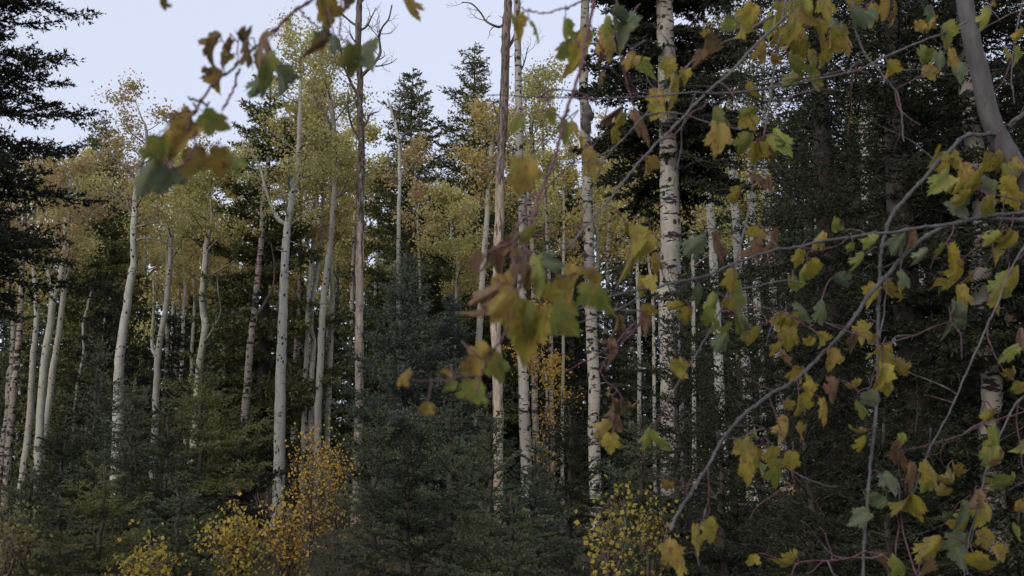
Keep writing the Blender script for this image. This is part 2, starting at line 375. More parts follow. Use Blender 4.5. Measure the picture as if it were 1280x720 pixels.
def aspen(label, path, w0, w1, D, seed, crown=None, leaf='green', nleaf=6000, bark='aspen', forks=(), nlimb=9, name='aspen_tree', cat='aspen', group=None, bare=False, limbs=True, lsize=None, stubs=14, kn=.02, spread=.2):
    """path: traced pixels foot to top at depth D; crown=(row of base, row of top, half width px[, offset px])"""
    rng = np.random.default_rng(seed)
    P = np.array([at(x, y, D) for x, y in path]);
    gz = float(ground_z(P[0, 0], D))
    if P[0, 2] > gz + .05:      # continue the stem down into the ground
        d = P[0] - P[1]; d = d / max(.01, abs(d[2])); d[:2] *= .35; P = np.vstack([P[0] + d * (P[0, 2] - gz + .12), P])
    else: P[0, 2] = gz - .12
    vis_top = P[-1].copy()
    if crown:
        ct = at(path[-1][0] + (crown[3] if len(crown) > 3 else 0), crown[1], D)
        if ct[2] > P[-1, 2] + .3:
            P = np.vstack([P, P[-1] * .5 + ct * .5 + [rng.normal() * .08, rng.normal() * .15, 0], ct])
    P[:, 1] += rng.normal(0, .06, len(P)); P[:, 1] += D - P[0, 1]
    base = P[0].copy(); base[2] = gz
    n = max(24, int((P[-1, 2] - gz) * 5)); Q = spline(P, n) - base
    Q[1:-1, :2] += rng.normal(0, .006, (n - 2, 2))
    u = np.clip((Q[:, 2]) / max(.1, vis_top[2] - gz), 0, 2)
    r0, r1 = w0 * D / FPX / 2, w1 * D / FPX / 2
    Rr = np.where(u < 1, r0 + (r1 - r0) * u, r1); over = u >= 1
    if over.any() and crown:
        uu = (Q[:, 2] - (vis_top[2] - gz)) / max(.1, Q[-1, 2] - (vis_top[2] - gz)); Rr = np.where(over, r1 * (1 - .85 * np.clip(uu, 0, 1)), Rr)
    Rr = Rr * (1 + kn * rng.normal(size=n)); Rr[:3] *= np.array([1.35, 1.18, 1.06])
    o = thing(name, label, cat, base, group)
    tk = MB(); tk.tube(Q, Rr, 12, rng=rng, rough=.07 if bark.startswith('snag') else .015)
    for k in range(stubs):      # broken twig stubs
        i = rng.integers(int(n * .2), n - 2); a = rng.uniform(0, 6.28); d = np.array([math.cos(a), math.sin(a), rng.uniform(-.1, .6)])
        L = rng.uniform(.05, .26) * (.45 if D < 12 else 1); s_ = Q[i] + d * Rr[i] * .6
        tk.tube([s_, s_ + d * L * .6 + rng.normal(0, .01, 3), s_ + d * L + rng.normal(0, .03, 3)], [Rr[i] * .16 + .004, .006, .003], 4)
    tk.build('trunk', M[bark], o)
    leaves = []
    lm = M['dead_limb'] if bare else M['limb']
    for f in forks:             # traced limbs: (pixels, width px, leafy)
        FP = np.array([at(x, y, D) for x, y in f[0]]); FP[:, 1] = np.interp(FP[:, 2], P[:, 2], P[:, 1]); FP[1:, 1] += rng.normal(0, .1, len(FP) - 1).cumsum()
        FP = FP - base; mb = MB(); fq = spline(FP, 5 * len(FP)); rr = np.linspace(f[1] * D / FPX / 2, max(.005, f[1] * D / FPX / 2 * .35), len(fq))
        mb.tube(fq, rr, 7, rng=rng, rough=.05)
        nt_ = f[3] if len(f) > 3 else 5
        for k in range(nt_):
            i = rng.integers(len(fq) // 4, len(fq) - 1); T = nrm(fq[i] - fq[i - 1])
            limb_tree(mb, fq[i], T * .7 + nrm(np.cross(T, rng.normal(size=3))) * .8, rng.uniform(.25, .8), rr[i] * .5, rng, 1, leaves if f[2] else [], .3, .22, 4)
        if f[2]: leaves.append(fq[len(fq) // 3:])
        mb.build('limb', M[bark] if f[2] else lm, o)
    if crown and limbs:
        zb = at(path[-1][0], crown[0], D)[2] - gz; zt = Q[-1, 2]; Rm = crown[2] * D / FPX
        for k in range(nlimb):
            t_ = (k + rng.uniform(.1, .9)) / nlimb; z = zb + (zt - zb) * t_
            i = int(np.clip(np.searchsorted(Q[:, 2], z), 1, n - 1)); a = k * 2.4 + rng.normal() * .5
            el = rng.uniform(.35, 1.0) + (.35 if t_ > .6 else 0)
            L = Rm * (math.sin(math.pi * min(.97, .22 + t_ * .72)) ** .7) * rng.uniform(.8, 1.25) + .15
            mb = MB(); limb_tree(mb, Q[i], [math.cos(a), math.sin(a), el], L * 1.08, max(.008, Rr[i] * .42), rng, 2, leaves)
            mb.build('limb', lm, o)
    if not bare and leaves:
        Lp = np.vstack(leaves); n_ = int(nleaf * (2.2 if group else 2.0)); i = rng.integers(0, len(Lp), n_)
        wgt = rng.random(len(Lp)) ** .7; keep = rng.random(n_) < wgt[i] * 1.2; i = i[keep]
        Pp = Lp[i] + rng.normal(0, spread, (len(i), 3)) * rng.random((len(i), 1)) ** .5 * [1.2, 1.2, .9]
        ls = lsize or max(.05, 2.8 / (FPX * .8 / D))
        V, Qd = rhombi(Pp, ls, rng, .8, .2); mb = MB(); mb.add(V, Qd); mb.build('crown', M['lf_' + leaf], o, smooth=False)
    return o

# ------------------------------------------------------------------ far woods and dark back rows
def far_woods():
    rng = np.random.default_rng(77); mb = MB(); tkm = MB()
    for k in range(300):
        D = rng.uniform(62, 100); px = rng.uniform(-330, 1600)
        yt = np.interp(px, [-300, 100, 300, 640, 850, 1000, 1600], [270, 310, 330, 265, 215, 130, 100]) + rng.normal() * 24
        x = (px - 640) / FPX * D; H = 1.6 + (HOR - yt) / FPX * D; R = H * rng.uniform(.13, .2); n = int(720)
        t_ = rng.random(n) ** .7; zz = H * (.04 + .96 * t_); rr = R * (1 - t_) ** .75 * rng.random(n) ** .4; a = rng.uniform(0, 6.283, n)
        # boughs: blades gathered on tiers
        zz = zz - rr * .25 + .25 * np.sin(zz * 6 + a * 2)
        P = np.stack([x + rr * np.cos(a), D + rr * np.sin(a), zz], -1)
        d = nrm(np.stack([np.cos(a), np.sin(a), rng.normal(-.2, .5, n)], -1)); wv = nrm(np.cross(d, rng.normal(size=P.shape)))
        V = np.stack([P - wv * .15, P + wv * .15, P + d * rng.uniform(.25, .55, (n, 1))], 1).reshape(-1, 3)
        mb.add(V, None, np.arange(3 * n).reshape(-1, 3))
        mb.tube([[x, D, -.2], [x, D, H * .96]], [.16, .02], 5, 1)
    o = mb.build('far_woods', [M['needles'], M['spruce_bark']], smooth=False); o['kind'] = 'stuff'; o['label'] = 'dark distant conifer wood seen between the trunks'
far_woods()
BK = 'spruces of the dark back rows'
protos = []
back = [  # column, row of tip, depth, half width
 (20, 300, 52, 60), (70, 330, 44, 60), (128, 318, 48, 60), (180, 352, 42, 65), (238, 372, 50, 60), (285, 358, 44, 70), (330, 372, 52, 60),
 (372, 350, 56, 60), (418, 372, 45, 60), (470, 330, 50, 60), (536, 300, 54, 75), (575, 330, 44, 60), (628, 352, 50, 60), (690, 330, 46, 70),
 (722, 268, 52, 70), (775, 318, 45, 70), (812, 262, 54, 75), (862, 342, 46, 65), (905, 300, 52, 70), (960, 290, 46, 70), (1020, 250, 50, 80), (1085, 230, 46, 80), (1150, 200, 50, 80), (1220, 180, 46, 90), (1290, 160, 50, 90)]
for k, (px, yt, D, hw) in enumerate(back):
    H = 1.6 + (HOR - yt) / FPX * D; loc = ((px - 640) / FPX * D, D, ground_z((px - 640) / FPX * D, D))
    if k < 3:
        o = spruce('dark spruce of the back rows half hidden behind pale aspen stems', px, yt, D, hw * .9, 500 + k, ['needles', 'needles_dark', 'needles'][k], group=BK, per=6, lod=.9, power=.7)
        protos.append((o, H))
    else:
        p, Hp = protos[k % 3]; dup(p, loc, k * 1.7, H / Hp, 'dark spruce of the back rows half hidden behind pale aspen stems', BK)

# ------------------------------------------------------------------ spruces one can tell apart
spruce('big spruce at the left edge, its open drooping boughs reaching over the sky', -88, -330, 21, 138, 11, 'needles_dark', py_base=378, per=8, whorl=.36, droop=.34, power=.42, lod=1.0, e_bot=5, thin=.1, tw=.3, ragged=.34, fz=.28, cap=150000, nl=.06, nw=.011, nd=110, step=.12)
spruce('spruce with a rounded top standing alone against the sky left of the aspens', 104, 146, 42, 96, 12, 'needles_olive', cap=80000, nl=.11, nw=.018, nd=60, power=.5, per=7, thin=.05)
spruce('tall open spruce rising behind the forked white aspen', 320, 72, 31, 118, 13, 'needles_olive', cap=110000, nl=.09, nw=.015, nd=70, power=.62, per=5, thin=.15, ragged=.25, whorl=.42, lod=1)
spruce('spruce with a dense narrow top behind a dead white aspen', 507, 88, 45, 122, 14, 'needles_olive', cap=120000, power=.62, per=6, thin=.05, fz=.22, nl=.11, nw=.019, nd=60, step=.14)
spruce('tallest background spruce, pointed against the sky left of the two brown stems', 590, 56, 46, 128, 15, 'needles_olive', cap=120000, power=.62, per=6, thin=.05, fz=.22, nl=.11, nw=.019, nd=60, step=.14)
spruce('small spruce tip showing beside the trunk with a black burl', 716, 205, 44, 60, 16, 'needles_dark', power=.7)
spruce('bluish young fir standing in front of the peeling dead stem', 505, 318, 27, 112, 21, 'needles_blue', name='fir_tree', cat='fir', power=.75, per=7, e_bot=15, e_top=55, whorl=.3)
spruce('small bluish fir at the right shoulder of the taller bluish fir', 560, 372, 29, 80, 22, 'needles_blue', name='fir_tree', cat='fir', power=.75, per=7, e_bot=15, e_top=55, whorl=.3)
spruce('leafy-boughed spruce with a reddish bare stem in front of the wavy aspen', 246, 470, 17, 95, 33, 'needles_olive', power=.7, per=6, whorl=.3, thin=.12)
spruce('dark spruce reaching up left of the wavy aspen', 206, 392, 36, 60, 37, 'needles_dark', power=.7, per=7)
spruce('dark slim spruce behind the crossing thin dead stems at the left', 118, 345, 34, 62, 38, 'needles_dark', power=.7, per=7, thin=.1)
# the dark spruces of the right half
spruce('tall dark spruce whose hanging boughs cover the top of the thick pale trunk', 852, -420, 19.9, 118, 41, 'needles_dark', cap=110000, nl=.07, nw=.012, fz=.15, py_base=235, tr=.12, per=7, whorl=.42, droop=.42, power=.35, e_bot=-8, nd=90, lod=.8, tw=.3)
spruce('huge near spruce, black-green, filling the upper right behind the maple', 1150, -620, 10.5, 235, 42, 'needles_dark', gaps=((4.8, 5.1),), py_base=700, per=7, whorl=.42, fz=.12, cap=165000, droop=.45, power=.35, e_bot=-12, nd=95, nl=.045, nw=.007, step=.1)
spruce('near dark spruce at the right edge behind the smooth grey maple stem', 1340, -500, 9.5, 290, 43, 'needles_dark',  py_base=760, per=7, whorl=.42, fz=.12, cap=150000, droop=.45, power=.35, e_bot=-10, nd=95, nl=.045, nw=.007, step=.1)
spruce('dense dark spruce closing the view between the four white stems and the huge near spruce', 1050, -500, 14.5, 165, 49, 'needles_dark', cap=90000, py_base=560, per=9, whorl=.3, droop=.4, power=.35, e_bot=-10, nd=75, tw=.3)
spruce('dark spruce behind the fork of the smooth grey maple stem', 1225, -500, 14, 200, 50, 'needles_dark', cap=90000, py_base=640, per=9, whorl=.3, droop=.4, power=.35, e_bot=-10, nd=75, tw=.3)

# young spruces of the understory: narrow pointed crowns, boughs set apart so that each reads
YS = dict(per=6, whorl=.24, fz=.14, tw=.31, ragged=.24, step=.10, nl=.030, nw=.0052, nd=190, droop=.16, zb=.12)
for lb, px, yt, D, hw, mt, pw, eb in [
 ('full dark green spruce at the middle of the bottom edge', 562, 462, 14.5, 112, 'needles', .7, 5),
 ('pointed spruce overlapping the right flank of the full bottom-middle spruce', 612, 515, 12.6, 85, 'needles', .75, 12),
 ('pointed spruce overlapping the left flank of the full bottom-middle spruce', 512, 540, 12.2, 80, 'needles_dark', .75, 8),
 ('low dark spruce just right of the orange leaves', 468, 512, 15.8, 62, 'needles', .75, 10),
 ('bluish spruce at the bottom edge under the white burled stem', 668, 560, 13, 78, 'needles_blue', .75, 20),
 ('dark spruce filling the bottom between two white stems', 712, 492, 16, 78, 'needles_dark', .7, 5),
 ('small spruce tip at the bottom edge right of the middle', 640, 618, 11, 80, 'needles', .8, 15),
 ('young spruce showing its bare grey stem at the lower left', 112, 428, 17.5, 88, 'needles', .7, -5),
 ('narrow young spruce left of the one with a bare grey stem', 76, 520, 16, 66, 'needles_dark', .75, 8),
 ('bushy dark spruce hiding the foot of the thickest left aspen', 160, 476, 16.5, 84, 'needles', .7, 4),
 ('pointed spruce under the low-forking aspen', 206, 512, 15, 76, 'needles_dark', .75, 8),
 ('olive spruce with a reddish bare stem in front of the wavy aspen', 246, 455, 17.5, 86, 'needles_olive', .65, -8),
 ('low spruce right of the reddish bare stem', 300, 530, 18, 66, 'needles_dark', .75, 5),
 ('low spruce in the bottom left corner', 38, 588, 13, 78, 'needles', .8, 10),
 ('low spruce at the bottom edge under the bare grey stem', 128, 584, 13, 85, 'needles_olive', .8, 10),
 ('low broad spruce at the bottom edge left of the yellow-green sapling', 222, 600, 12.2, 85, 'needles', .8, 10),
 ('broad dark spruce below the thick pale trunk', 848, 392, 14.8, 125, 'needles_dark', .6, 0),
 ('low spruce right of the yellow-green sapling', 802, 520, 12.8, 85, 'needles', .75, 8),
 ('pointed dark spruce above the end of the long diagonal maple branch', 902, 492, 12, 95, 'needles_dark', .7, 6),
 ('dark spruce under the row of four white stems', 950, 395, 13.2, 125, 'needles_dark', .6, 0),
 ('wide low spruce at the bottom edge under the long diagonal maple branch', 1012, 505, 10, 140, 'needles_dark', .65, 4),
 ('dark spruce at the bottom edge under the vertical maple shoot', 1108, 530, 9.4, 140, 'needles_dark', .65, 4),
 ('dark spruce behind the hanging leaves of the lower right corner', 1200, 430, 12.5, 170, 'needles_dark', .55, 0)]:
    kw = dict(YS); kw['e_bot'] = eb; kw['e_top'] = 50; kw['power'] = pw
    if D < 11: kw.update(nl=.026, nd=200, nw=.0046)
    spruce(lb, px, yt, D, hw, int(px * 7 + yt), mt, **kw)
# ------------------------------------------------------------------ aspens, stem by stem
DW = .18
aspen('thin brownish aspen at the far left edge', [(0, 700), (7, 620), (14, 540), (18, 480), (23, 420), (26, 370), (29, 310), (31, 250)], 11, 5, 34, 101, (350, 200, 40), 'ochre', 2200, 'aspen_brown', nlimb=7)
aspen('second brownish stem beside the one at the far left edge', [(-4, 640), (6, 560), (14, 490), (17, 420), (12, 350)], 9, 5, 37, 102, (380, 240, 40), 'green', 1800, 'aspen_brown', nlimb=6)
aspen('slim aspen leaning right, left of the forked pale aspen', [(22, 670), (30, 600), (37, 520), (43, 455), (47, 400), (45, 355), (43, 310)], 10, 5, 35, 103, (340, 215, 40), 'ochre', 2000, 'aspen', nlimb=6)
aspen('pale aspen at the left with a second stem forking off its left side', [(42, 650), (47, 570), (51, 500), (55, 450), (60, 405), (66, 375), (75, 348), (80, 310), (83, 270), (87, 232)], 12, 6, 33, 104, (340, 212, 48), 'ochre', 3600, 'aspen', forks=[([(65, 378), (62, 345), (58, 320), (56, 300)], 6, 1)], nlimb=9)
aspen('pale aspen right of the forked one, stems crossing near mid height', [(50, 600), (56, 560), (62, 505), (69, 455), (75, 415), (80, 362), (84, 330), (90, 300), (96, 265)], 10, 5, 36, 105, (340, 212, 50), 'green', 3600, 'aspen', forks=[([(80, 365), (90, 335), (99, 305), (104, 285)], 4, 1)], nlimb=9)
aspen('thin crooked dead stem between the left aspens and the thick one', [(92, 540), (96, 490), (101, 465), (105, 440), (106, 410), (109, 385), (117, 360)], 5, 3, 34, 106, None, bark='aspen', bare=True, stubs=8)
aspen('very thin pale dead stem left of the thickest left aspen', [(121, 560), (125, 500), (128, 450), (131, 410), (138, 370)], 4, 2.5, 37, 107, None, bark='aspen', bare=True, stubs=6)
aspen('thickest aspen of the left group with bare dark limbs to its right', [(146, 640), (148, 560), (149, 500), (153, 450), (158, 400), (163, 360), (167, 325), (169, 290), (170, 262), (173, 232), (176, 208)], 16, 6.5, 31, 108, (300, 128, 50, -6), 'ochre', 3400, 'aspen_white', nlimb=11,
      forks=[([(168, 302), (185, 300), (204, 303), (218, 312), (232, 318)], 3.5, 0), ([(170, 272), (162, 262), (150, 250), (140, 240)], 3.5, 0), ([(173, 236), (168, 222), (161, 205)], 4, 1)])
aspen('aspen forking low into a thin left and a thick right stem', [(190, 620), (193, 545), (195, 490), (197, 450), (201, 420), (207, 388), (210, 355), (213, 322), (215, 300)], 10, 6, 32, 109, (330, 215, 50), 'green', 4200, 'aspen', forks=[([(196, 446), (190, 436), (189, 415), (191, 390), (192, 362), (190, 340)], 5.5, 1, 3), ([(207, 385), (200, 365), (193, 350)], 3, 0)], nlimb=9)
aspen('slim straight pale stem just right of the low-forking aspen', [(204, 600), (206, 530), (208, 470), (210, 425), (207, 385)], 7, 5, 36, 110, (360, 260, 40), 'green', 1600, 'aspen', nlimb=6)
aspen('slim pale stem bent at its foot, second right of the low fork', [(216, 580), (219, 530), (224, 480), (228, 430), (229, 390), (232, 360)], 6, 4, 39, 111, (350, 250, 40), 'yellow', 1700, 'aspen', nlimb=6)
aspen('slim greyish stem close left of the wavy aspen', [(231, 580), (233, 530), (237, 470), (241, 420), (243, 380)], 6, 4, 41, 112, (360, 270, 40), 'yellow', 1600, 'aspen', nlimb=6)
aspen('wavy pale aspen with an S bend halfway up and a curly dead limb', [(236, 655), (238, 610), (243, 540), (244, 500), (247, 465), (253, 430), (257, 408), (254, 394), (254, 370), (256, 335), (258, 305)], 12, 7, 30, 113, (330, 225, 60), 'green', 4600, 'aspen', nlimb=10,
      forks=[([(252, 432), (262, 420), (272, 406), (279, 390), (279, 370), (275, 350)], 3.5, 0, 3), ([(255, 350), (275, 335), (300, 318), (330, 300)], 3, 0, 4)])
aspen('red-brown peeling dead aspen leaning right between two spruces', [(298, 610), (303, 550), (308, 480), (312, 425), (318, 385), (322, 345), (326, 300), (328, 262), (331, 230), (336, 190)], 12, 5, 29, 114, None, bark='aspen_brown', bare=True, forks=[([(322, 392), (333, 375), (342, 355), (343, 330), (340, 305)], 4, 0, 2), ([(328, 262), (322, 235), (316, 215)], 3, 0, 3)])
aspen('straight white aspen forking wide at the top, nearest of the central ones', [(345, 668), (347, 620), (349, 560), (350, 505), (351, 450), (353, 400), (355, 352), (357, 312), (359, 282), (364, 255), (368, 232), (372, 212)], 16, 8, 28, 115, (290, 50, 42, 4), 'green', 5000, 'aspen_white', nlimb=13, spread=.2,
      forks=[([(357, 280), (346, 272), (337, 255), (330, 232), (322, 206), (313, 188)], 6, 1, 4), ([(359, 284), (359, 262), (356, 245)], 3, 0, 2)])
aspen('leftmost slim stem of the clump right of the straight white aspen', [(379, 610), (380, 550), (381, 490), (384, 430), (386, 380), (390, 335), (393, 292), (396, 255)], 7, 5, 30.5, 116, (300, 150, 40), 'ochre', 3600, 'aspen', nlimb=8, forks=[([(391, 330), (387, 305), (384, 288)], 4, 1, 2)])
aspen('second stem of the clump, kinked where it bends over the third', [(387, 615), (388, 540), (389, 470), (391, 430), (388, 408), (391, 372), (395, 345), (400, 300), (402, 270)], 8, 5, 30.5, 117, (300, 165, 40), 'green', 2600, 'aspen', nlimb=8)
aspen('thick knotted third stem of the clump running up to the canopy', [(394, 650), (396, 600), (397, 540), (400, 475), (402, 412), (405, 362), (409, 335), (415, 294), (417, 256), (419, 218), (418, 170), (414, 130)], 9.5, 6.5, 29.5, 118, (260, 55, 50, -14), 'green', 5200, 'aspen', nlimb=12, forks=[([(417, 250), (426, 238), (434, 224), (440, 205)], 4, 1, 3), ([(418, 165), (406, 145), (397, 130), (392, 112)], 5, 0, 5)])
aspen('rightmost stem of the clump, smooth and pale', [(407, 640), (408, 580), (409, 520), (411, 475), (414, 412), (415, 370), (414, 340)], 8, 5.5, 31.5, 119, (330, 200, 42), 'yellow', 2600, 'aspen', nlimb=8)
aspen('dim thin aspen with curly dead twigs behind the gap left of the clump', [(365, 600), (366, 540), (367, 470), (369, 430), (368, 400)], 7, 4, 42, 120, None, bark='aspen_brown', bare=True, forks=[([(370, 470), (380, 462), (386, 450), (380, 440), (374, 425)], 2.5, 0, 2)])
M['snag_a'] = snag_bark('snag_bark_dark_top', 8.6, 2.2, amt=.22, dark=(.08, .066, .055))
aspen('tall dead aspen with dark bare limbs branching against the sky', [(448, 560), (449, 500), (449, 430), (449, 380), (449, 330), (450, 280), (450, 240), (451, 200), (451, 160), (450, 130), (450, 100), (448, 62), (449, 20), (449, -20), (446, -60)], 12, 7, 29, 121, None, bark='snag_a', bare=True, stubs=24, kn=.04,
      forks=[([(450, 96), (460, 88), (469, 81), (476, 68), (475, 50), (479, 38), (487, 27), (491, 10)], 5, 0, 7), ([(469, 83), (478, 82), (489, 78), (496, 72)], 2.2, 0, 3), ([(449, 120), (440, 106), (434, 92), (430, 82), (427, 62), (424, 50)], 4.5, 0, 7),
             ([(451, 160), (457, 154), (463, 143), (473, 138)], 4, 0, 5), ([(449, 40), (458, 33), (463, 28), (470, 10)], 3.5, 0, 5), ([(448, 34), (438, 26), (428, 18), (415, 12), (404, 2)], 3.5, 0, 5), ([(450, 175), (441, 160), (436, 140), (435, 112)], 4, 0, 5), ([(450, 5), (458, -10), (462, -30)], 3, 0, 4), ([(452, 60), (440, 48), (436, 30)], 2.5, 0, 4)])
aspen('dead white aspen with a crooked bleached top in front of the dense spruce', [(500, 470), (499, 420), (498, 370), (498, 320), (498, 270), (499, 225), (498, 178), (495, 160), (490, 142), (484, 122)], 10, 2.6, 36, 122, None, bark='aspen_white', bare=True, stubs=16, forks=[([(499, 178), (505, 168), (513, 164), (524, 162)], 3, 0, 3), ([(499, 230), (490, 215), (484, 200), (486, 185)], 3, 0, 4), ([(492, 148), (500, 130), (502, 112)], 2.5, 0, 5), ([(500, 300), (508, 315), (516, 318)], 3, 0, 1)])
aspen('slim white aspen leaning right, left of the tall brown and white dead stem', [(594, 470), (598, 430), (600, 398), (603, 350), (606, 310), (609, 270), (611, 232), (613, 200), (616, 172)], 10, 6, 30, 123, (285, 140, 42, -8), 'yellow', 4200, 'aspen', nlimb=10)
M['snag_b'] = snag_bark('snag_bark_bare_wood', 8.6, .7, amt=.17, pale=(.46, .39, .30))
aspen('tall dead aspen, brown bark above and bare pale wood below', [(624, 650), (623, 560), (622, 480), (620, 420), (621, 360), (623, 315), (625, 262), (625, 218), (627, 182), (629, 142), (631, 102), (632, 60), (634, 20), (635, -25), (636, -80)], 13, 11, 26, 124, None, bark='snag_b', bare=True, stubs=22, kn=.04,
      forks=[([(631, 30), (624, 33), (615, 33), (607, 26), (601, 16), (590, 8), (578, 8)], 4, 0, 5), ([(632, 66), (640, 52), (644, 38), (646, 10), (650, -15)], 5, 0, 3), ([(634, 5), (640, -15), (642, -40)], 5, 0, 3), ([(628, 150), (620, 140), (616, 128)], 2.5, 0, 3)])
aspen('slender brown-grey stem rising right beside the brown and white dead one', [(659, 640), (658, 600), (657, 555), (655, 505), (654, 465), (652, 420), (652, 380), (653, 330), (654, 285), (653, 240), (650, 200), (649, 150), (648, 100), (647, 50), (646, 0), (645, -60)], 15, 8, 25, 125, None, bark='aspen_old', bare=True, stubs=24, kn=.03, forks=[([(648, 90), (655, 75), (660, 55)], 3, 0, 4), ([(652, 215), (662, 200), (668, 180)], 3, 0, 4)])
aspen('pinkish peeling stem close behind the white burled stem', [(671, 590), (669, 540), (668, 490), (667, 440), (667, 400), (667, 350), (666, 312), (662, 270), (660, 235), (666, 200), (664, 160)], 9, 5, 28, 126, (200, 105, 40, 20), 'green', 2300, 'aspen_brown', nlimb=9)
aspen('tall pale aspen with a black burl high up, right of the middle', [(748, 720), (747, 680), (745, 620), (743, 560), (742, 480), (741, 430), (739, 380), (737, 330), (736, 290), (735, 250), (734, 210), (732, 165), (730, 110), (730, 60), (732, 0), (733, -60)], 16, 11, 24, 127, None, bark='aspen_old', bare=True, stubs=26, kn=.03)
aspen('thickest trunk, cream with dark scars, right of the middle', [(838, 520), (838, 470), (837, 420), (838, 360), (838, 300), (838, 250), (837, 200), (835, 150), (834, 100), (833, 50), (832, 0), (832, -80)], 30, 22, 19, 128, None, bark='aspen_old', bare=True, stubs=34, kn=.025,
      forks=[([(844, 300), (858, 292), (872, 296), (884, 288)], 3.5, 0, 3), ([(835, 290), (826, 300), (818, 296)], 3, 0, 2), ([(833, 120), (822, 112), (812, 100), (806, 85)], 3, 0, 4)])
aspen('white stem leaning left, first of four right of the thickest trunk', [(897, 420), (894, 370), (892, 330), (890, 295), (887, 255), (884, 215), (881, 160), (880, 90)], 14, 8, 26, 129, (180, 20, 45), 'shade', 2600, 'aspen_white', nlimb=8)
aspen('white stem, second of four right of the thickest trunk', [(932, 430), (928, 370), (924, 325), (921, 285), (918, 250), (915, 215), (912, 120), (911, 20)], 13, 8, 26, 130, (150, -40, 45), 'shade', 2200, 'aspen_white', nlimb=8)
aspen('white stem, third of four right of the thickest trunk', [(950, 430), (947, 370), (945, 330), (942, 300), (940, 262), (938, 210)], 11, 8, 29, 131, (200, 60, 40), 'shade', 1800, 'aspen_white', nlimb=8)
aspen('white stem, fourth and last right of the thickest trunk', [(972, 430), (968, 375), (966, 335), (963, 300), (958, 250), (955, 200)], 12, 8, 28, 132, (180, 20, 40), 'shade', 1800, 'aspen_white', nlimb=8)
aspen('short stretch of white trunk showing through the dark spruce at the right', [(1243, 560), (1241, 500), (1239, 468), (1236, 430), (1233, 395), (1230, 350), (1226, 250), (1220, 120), (1214, -60), (1210, -160)], 27, 22, 9.9, 133, None, bark='aspen_old', bare=True, stubs=16, kn=.03)
aspen('small white trunk in the upper right gap, left one', [(1083, 330), (1080, 200), (1078, 150), (1077, 120), (1075, 80), (1072, 20), (1068, -120)], 12, 9, 30, 134, (60, -60, 50), 'shade', 2500, 'aspen_white', nlimb=7)
aspen('thin bare pale trunk in the upper right gap, right one', [(1152, 330), (1149, 180), (1147, 130), (1146, 95), (1145, 40), (1143, -120)], 8, 6, 34, 135, (60, -40, 50), 'shade', 1800, 'aspen', nlimb=7)
aspen('white trunk showing in flecks behind the crossing maple branches', [(1030, 420), (1027, 340), (1025, 280), (1028, 200), (1030, 100)], 14, 10, 24, 136, None, bark='aspen_white', bare=True, stubs=20)
aspen('hair-thin pale stem under the yellow crown between two dead trunks', [(703, 520), (704, 440), (704, 350), (705, 280), (704, 235)], 4.5, 3, 42, 137, (350, 195, 36), 'yellow', 3600, 'aspen', nlimb=9)
aspen('small yellow-green aspen with a rounded crown before the dark spruces', [(568, 520), (568, 430), (570, 370), (572, 330)], 5, 4, 36, 138, (385, 255, 48, -6), 'green', 6500, 'aspen', nlimb=13)
aspen('little orange-tinged aspen crown beside the dead white aspen', [(528, 520), (526, 400), (524, 330), (522, 280)], 5, 3, 40, 139, (310, 190, 34), 'ochre', 1900, 'aspen_brown', nlimb=8)
aspen('yellow aspen behind and left of the thickest trunk', [(800, 560), (799, 430), (797, 340), (796, 280)], 6, 4, 40, 140, (330, 150, 62), 'yellow', 5500, 'aspen', nlimb=12)
aspen('low bright yellow aspen just left of the thickest trunk', [(818, 560), (817, 430), (815, 360)], 5, 4, 32, 141, (345, 258, 26), 'yellow', 2200, 'aspen', nlimb=8)
aspen('green-gold aspen behind the row of four white stems', [(868, 560), (867, 420), (866, 330), (865, 260)], 6, 4, 38, 142, (340, 110, 62), 'green', 4500, 'aspen', nlimb=12)
aspen('pale green aspen crown filling the gap in the upper right', [(1118, 560), (1117, 400), (1116, 260), (1115, 180)], 8, 6, 40, 143, (230, 50, 80), 'green', 6500, 'aspen', nlimb=12)
aspen('leafy thin aspen between the two brown stems and the burled trunk', [(690, 520), (688, 400), (684, 300), (682, 240), (680, 200)], 6, 4, 38, 144, (300, 105, 38), 'green', 3000, 'aspen_brown', nlimb=11)
aspen('small gold aspen at the foot of the dark rows, right of the peeling pink stem', [(684, 560), (684, 520), (683, 470)], 4, 3, 27, 145, (520, 400, 26), 'orange', 1500, 'aspen_brown', nlimb=8)
